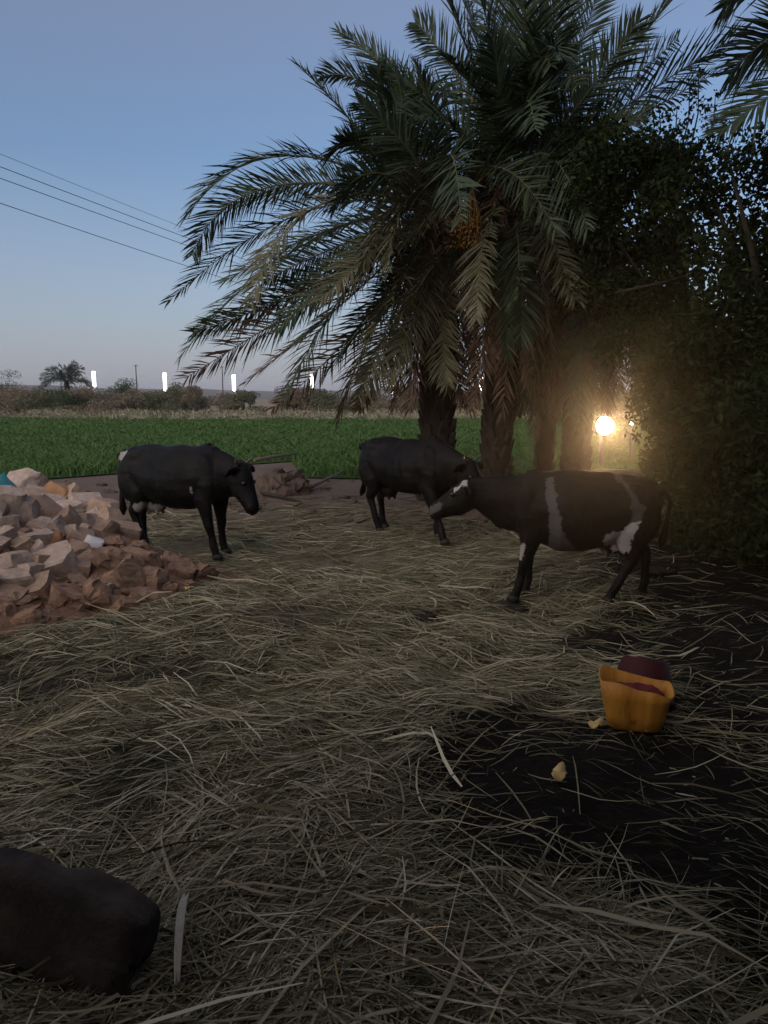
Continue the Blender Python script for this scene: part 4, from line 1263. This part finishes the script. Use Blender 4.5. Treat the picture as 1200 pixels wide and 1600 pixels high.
# ------------------------------------------------------------------ dark mud block in the near corner
bm = bmesh.new()
b0 = P(238, 1530, 2.02)
L_, D_, H_ = 1.5, .16, .36
nxs, nzs = 40, 12
bmesh.ops.create_cube(bm, size=1)
bmesh.ops.subdivide_edges(bm, edges=bm.edges[:], cuts=14, use_grid_fill=True)
for v_ in bm.verts:
    c = v_.co.copy()
    # rounded edges
    q = Vector((c.x * L_, c.y * D_, c.z * H_))
    rr = .05
    inner = Vector((max(-L_ / 2 + rr, min(L_ / 2 - rr, q.x)), max(-D_ / 2 + rr, min(D_ / 2 - rr, q.y)), max(-H_ / 2 + rr, min(H_ / 2 - rr, q.z))))
    e = q - inner
    if e.length > rr: q = inner + e.normalized() * rr
    q += mnoise.noise_vector(q * 3.5) * .045 + mnoise.noise_vector(q * 11) * .014 + mnoise.noise_vector(q * 31) * .005
    q.z -= .05 * max(0, (c.x - .36) / .14) * (c.z > 0)
    v_.co = q
me = mesh_bm('mud_block', bm, [M['mud_block']], True)
o = link('mud_block', me, None, Vector((-.70 - L_ / 2 * .97, 2.10, H_ / 2 - .03)))
o.rotation_euler = (R(-4), R(3), R(-9))
tag(o, 'low dark mud block standing on the straw in the near corner', 'mud block')
# ------------------------------------------------------------------ litter in the yard
def dung_pat(px, py, w, label):
    p = G(px, py)
    bm = bmesh.new(); bmesh.ops.create_icosphere(bm, subdivisions=3, radius=1)
    for v_ in bm.verts:
        c = v_.co.copy()
        v_.co = Vector((c.x * w, c.y * w * .8, max(c.z, -.3) * .028)) + Vector([q_ * w * k_ for q_, k_ in zip(mnoise.noise_vector(c * 2 + Vector((px, 0, 0))), (.35, .35, .06))])
    o = link('dung_pat', mesh_bm('dung_pat', bm, [M['dung']], True), None, p + Vector((0, 0, float(gh(p.x, p.y)) + .015)))
    tag(o, label, 'dung pat', 'dung pats on the straw')


dung_pat(549, 887, .16, 'dark dung pat alone on the open straw between the cows')
dung_pat(393, 846, .15, 'dark dung pat on the straw beside the hooves of the black cow')
dung_pat(790, 945, .20, 'dark dung pat at the front hooves of the black and white cow')
dung_pat(1030, 905, .16, 'dark dung pat behind the black and white cow')
dung_pat(660, 962, .14, 'dark dung pat below the middle cow on the straw')


def scrap(px, py, w, label, two=False, mat='scrap'):
    p = G(px, py); p.z = float(gh(p.x, p.y)) + .045
    bm = bmesh.new()
    nseg = 16
    ctr = bm.verts.new((0, 0, .01)); rim = []
    for k in range(nseg):
        a = 2 * math.pi * k / nseg
        r = w * (1 + .22 * math.sin(2 * a + 1) + .12 * math.sin(5 * a))
        rim.append(bm.verts.new((r * math.cos(a), r * .75 * math.sin(a), .012 * math.sin(3 * a) + .018)))
    for k in range(nseg): bm.faces.new((ctr, rim[k], rim[(k + 1) % nseg]))
    o = link('plastic_scrap', mesh_bm('plastic_scrap', bm, [M[mat]], True), None, p)
    o.rotation_euler = (R(18), R(-6), random.random())
    md = o.modifiers.new('solid', 'SOLIDIFY'); md.thickness = .006
    tag(o, label, 'plastic scrap', 'yellow scraps lying about')


scrap(872, 1238, .045, 'pale yellow scrap alone on the bare dark soil')
scrap(931, 1146, .036, 'pale yellow scrap lying beside the yellow tub')
scrap(294, 938, .017, 'tiny bright yellow scrap at the end of the rubble heap', mat='bright_scrap')


def stick(pts, rad, name, label, cat, mat='wood', group=None):
    o = link(name, tube_mesh([([tuple(p) for p in pts], rad)], [M[mat]], 7))
    return tag(o, label, cat, group)


stick([G(398, 736) + Vector((0, 0, .25)), G(430, 730) + Vector((0, 0, .27)), G(464, 724) + Vector((0, 0, .26))], [.045, .04, .03], 'fallen_pole', 'pale fallen pole lying along the field edge before the black cow', 'pole', 'scrubbed')
stick([G(486, 766) + Vector((0, 0, .06)), G(515, 754) + Vector((0, 0, .10)), G(538, 745) + Vector((0, 0, .14))], [.04, .03, .015], 'dead_branch', 'bare dead branch on the mud just behind the middle cow', 'branch', 'scrubbed')
stick([G(395, 772) + Vector((0, 0, .04)), G(430, 779) + Vector((0, 0, .05)), G(470, 787) + Vector((0, 0, .03))], [.03, .03, .02], 'dead_branch', 'thin dead branch on the mud in front of the brown earth bank', 'branch')
# earth bank at the field edge
bm = bmesh.new()
c0 = G(432, 778)
bmesh.ops.create_icosphere(bm, subdivisions=4, radius=1)
for v_ in bm.verts:
    c = v_.co.copy()
    v_.co = Vector((c.x * .55, c.y * .5, max(c.z, -.2) * .38)) + mnoise.noise_vector(c * 2.5) * .14 + mnoise.noise_vector(c * 7) * .08 + mnoise.noise_vector(c * 17) * .04
o = link('earth_bank', mesh_bm('earth_bank', bm, [M['bank']], False), None, c0 + Vector((0, .7, 0)))
tag(o, 'low brown earth bank at the field edge beside the head of the black cow', 'earth bank')
bm = bmesh.new()
for k in range(150):
    yy = random.uniform(9.5, 15.5); xx = random.uniform(-8.5, 3.5)
    sz = random.uniform(.02, .085)
    a_ = len(bm.verts)
    q_ = bmesh.ops.create_icosphere(bm, subdivisions=1, radius=1, matrix=Matrix.Translation((xx, yy, float(gh(xx, yy)) + sz * .2)) @ Matrix.Diagonal((sz * random.uniform(1, 1.9), sz * 1.2, sz * .7, 1)))
    for v_ in q_['verts']: v_.co += mnoise.noise_vector(v_.co * 11) * sz * .5
tag(link('dirt', mesh_bm('dirt', bm, [M['bank']])), kind='stuff', label='clods of dry mud strewn between the yard and the field')

# ------------------------------------------------------------------ straw
def straw(name, n, area, wid, ln, mat, z0, z1, dens, segs=4, seed=1, lay=.22, ang=(0, .6)):
    g = np.random.default_rng(seed)
    y0, y1 = area
    y = y0 * (y1 / y0) ** g.random(n)
    x = (g.random(n) * 2 - 1) * (y * .60 + .5)
    k = g.random(n) < dens(x, y, g)
    x, y = x[k], y[k]; n = len(x)
    flow = .5 * np.sin(1.1 * x + .8 * y) + .45 * np.sin(2.3 * y - 1.7 * x + 1)
    a = flow * .7 + g.normal(ang[0], ang[1], n)
    wild = g.random(n) < .25
    a = np.where(wild, g.random(n) * math.pi, a)
    L = ln * np.exp(g.normal(-.1, .62, n)); L = np.clip(L, ln * .2, ln * 3)
    W = wid * (.5 + g.random(n) ** 2 * 1.6)
    zb = z0 + (z1 - z0) * g.random(n) ** 1.5 * (1 + .5 * np.sin(1.9 * x + 1.3 * y) * np.sin(1.4 * y - x))
    curv = g.normal(0, .26, n); tilt = g.normal(0, lay, n)
    roll = g.normal(0, .9, n)
    ts = np.linspace(-.5, .5, segs + 1)
    pts = []
    for t in ts:
        aa = a + curv * t
        dx, dy = np.cos(aa) * L * t, np.sin(aa) * L * t
        px, py = x + dx, y + dy
        sag = -(t * t) * L * .10 * (1 + g.random(n) * 0)
        pz = gh(px, py) + zb + tilt * L * t * .55 + sag
        pz = np.maximum(pz, gh(px, py) + .004)
        pts.append(np.stack([px, py, pz], -1))
    pts = np.stack(pts, 1)
    sd_ = np.stack([-np.sin(a) * np.cos(roll), np.cos(a) * np.cos(roll), np.sin(roll)], -1)
    tap = {4: np.array([.45, 1, 1, .8, .3]), 3: np.array([.5, 1, .9, .35]), 2: np.array([.8, 1, .7])}[segs]
    off = sd_[:, None, :] * (W[:, None] * .5 * tap)[:, :, None]
    vv = np.stack([pts - off, pts + off], 2).reshape(n, -1, 3)
    m = (segs + 1) * 2
    i = (np.arange(n) * m)[:, None]
    ff = np.concatenate([i + np.array([2 * q, 2 * q + 1, 2 * q + 3, 2 * q + 2]) for q in range(segs)], 0)
    return mesh_np(name, vv.reshape(-1, 3), ff, [M[mat]], True)


def sm(a, b, v):
    t = np.clip((v - a) / (b - a), 0, 1)
    return t * t * (3 - 2 * t)


def dens_main(x, y, g):
    wob = .16 * np.sin(3.1 * x + 1.7 * y) + .12 * np.sin(4.3 * y - 2.6 * x + 1) + .06 * np.sin(9 * x - 7 * y)
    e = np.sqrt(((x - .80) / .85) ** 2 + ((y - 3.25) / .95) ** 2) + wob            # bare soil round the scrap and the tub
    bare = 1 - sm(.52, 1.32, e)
    right = sm(-.35, .55, x - (.50 + .215 * y) + wob)                             # sparse straw by the trees, thinned further to deepen the shade
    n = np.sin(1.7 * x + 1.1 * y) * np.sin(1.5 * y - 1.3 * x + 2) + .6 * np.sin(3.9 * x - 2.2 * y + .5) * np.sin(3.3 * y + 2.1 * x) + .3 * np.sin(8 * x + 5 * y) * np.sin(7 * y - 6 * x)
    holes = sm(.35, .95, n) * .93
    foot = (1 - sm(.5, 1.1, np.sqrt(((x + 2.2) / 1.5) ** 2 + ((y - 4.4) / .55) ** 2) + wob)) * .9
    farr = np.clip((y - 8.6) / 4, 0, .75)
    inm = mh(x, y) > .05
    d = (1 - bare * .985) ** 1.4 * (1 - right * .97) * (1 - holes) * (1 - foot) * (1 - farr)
    return np.where(inm, 0.01, np.maximum(d, .016))


o = link('straw', straw('straw', 150000, (1.55, 12.5), .0042, .21, 'straw_mat', .0, .028, dens_main, seed=1, lay=.12, segs=3)); tag(o, kind='stuff', label='bed of matted dry straw and fodder covering the yard')
o = link('straw', straw('straw', 55000, (1.55, 11.5), .0048, .30, 'straw', .01, .05, dens_main, seed=2, lay=.2)); tag(o, kind='stuff', label='loose pale straw stalks lying on top of the yard litter')
o = link('straw', straw('straw', 50000, (1.55, 9), .0040, .045, 'straw_mat', .0, .03, lambda x, y, g: np.clip(dens_main(x, y, g) + .03, 0, 1), seed=9, segs=2)); tag(o, kind='stuff', label='broken chaff and short bits trodden into the yard')
o = link('straw', straw('straw', 900, (1.6, 7), .009, .40, 'straw', .03, .09, lambda x, y, g: np.clip(dens_main(x, y, g) * .8 + .06, 0, 1), seed=3, lay=.35)); tag(o, kind='stuff', label='broad dry fodder leaves scattered over the straw')
o = link('straw', straw('straw', 9000, (2.5, 13.5), .012, .30, 'palm_dead', .0, .04, lambda x, y, g: np.clip((y - 8.5) / 3, 0, .9) * (.3 + .7 * (x > -4)) , seed=4)); tag(o, kind='stuff', label='brown palm litter on the mud under the palms')

# one broad pale stalk close to the camera
a_, b_, c_ = G(293, 1440), G(284, 1500), G(279, 1590)
bm = bmesh.new()
prev = None
for t in np.linspace(0, 1, 10):
    p = a_ * (1 - t) ** 2 + (2 * b_ - .5 * (a_ + c_)) * 2 * t * (1 - t) + c_ * t * t
    p.z = .10 + .03 * math.sin(t * 3)
    w = .003 + .009 * math.sin(math.pi * min(1, .15 + t * .8))
    cur = [bm.verts.new(p + Vector((-w, 0, .004))), bm.verts.new(p + Vector((0, 0, -.003))), bm.verts.new(p + Vector((w, .004, .006)))]
    if prev:
        bm.faces.new((prev[0], prev[1], cur[1], cur[0])); bm.faces.new((prev[1], prev[2], cur[2], cur[1]))
    prev = cur
M['pale_stalk'] = noisy('pale_stalk', [(.3, (.28, .25, .19)), (.7, (.42, .39, .31))], 20, .7, .2, 60)
o = link('fodder_stalk', mesh_bm('fodder_stalk', bm, [M['pale_stalk']], True)); md = o.modifiers.new('solid', 'SOLIDIFY'); md.thickness = .004
tag(o, 'broad pale fodder stalk upright in view beside the dark mud block', 'stalk')

# ------------------------------------------------------------------ haze
bm = bmesh.new(); box(bm, (0, 600, 10.5), (3600, 2400, 24))
hm = bpy.data.materials.new('haze'); hm.use_nodes = True
hn = hm.node_tree
hn.nodes.remove(hn.nodes['Principled BSDF'])
pv = hn.nodes.new('ShaderNodeVolumePrincipled')
pv.inputs['Color'].default_value = (.93, .93, .95, 1)
pv.inputs['Density'].default_value = .0005
pv.inputs['Anisotropy'].default_value = .91
hn.links.new(pv.outputs[0], hn.nodes['Material Output'].inputs['Volume'])
tag(link('haze', mesh_bm('haze', bm, [hm])), kind='stuff', label='thin dusty evening air over the whole place')
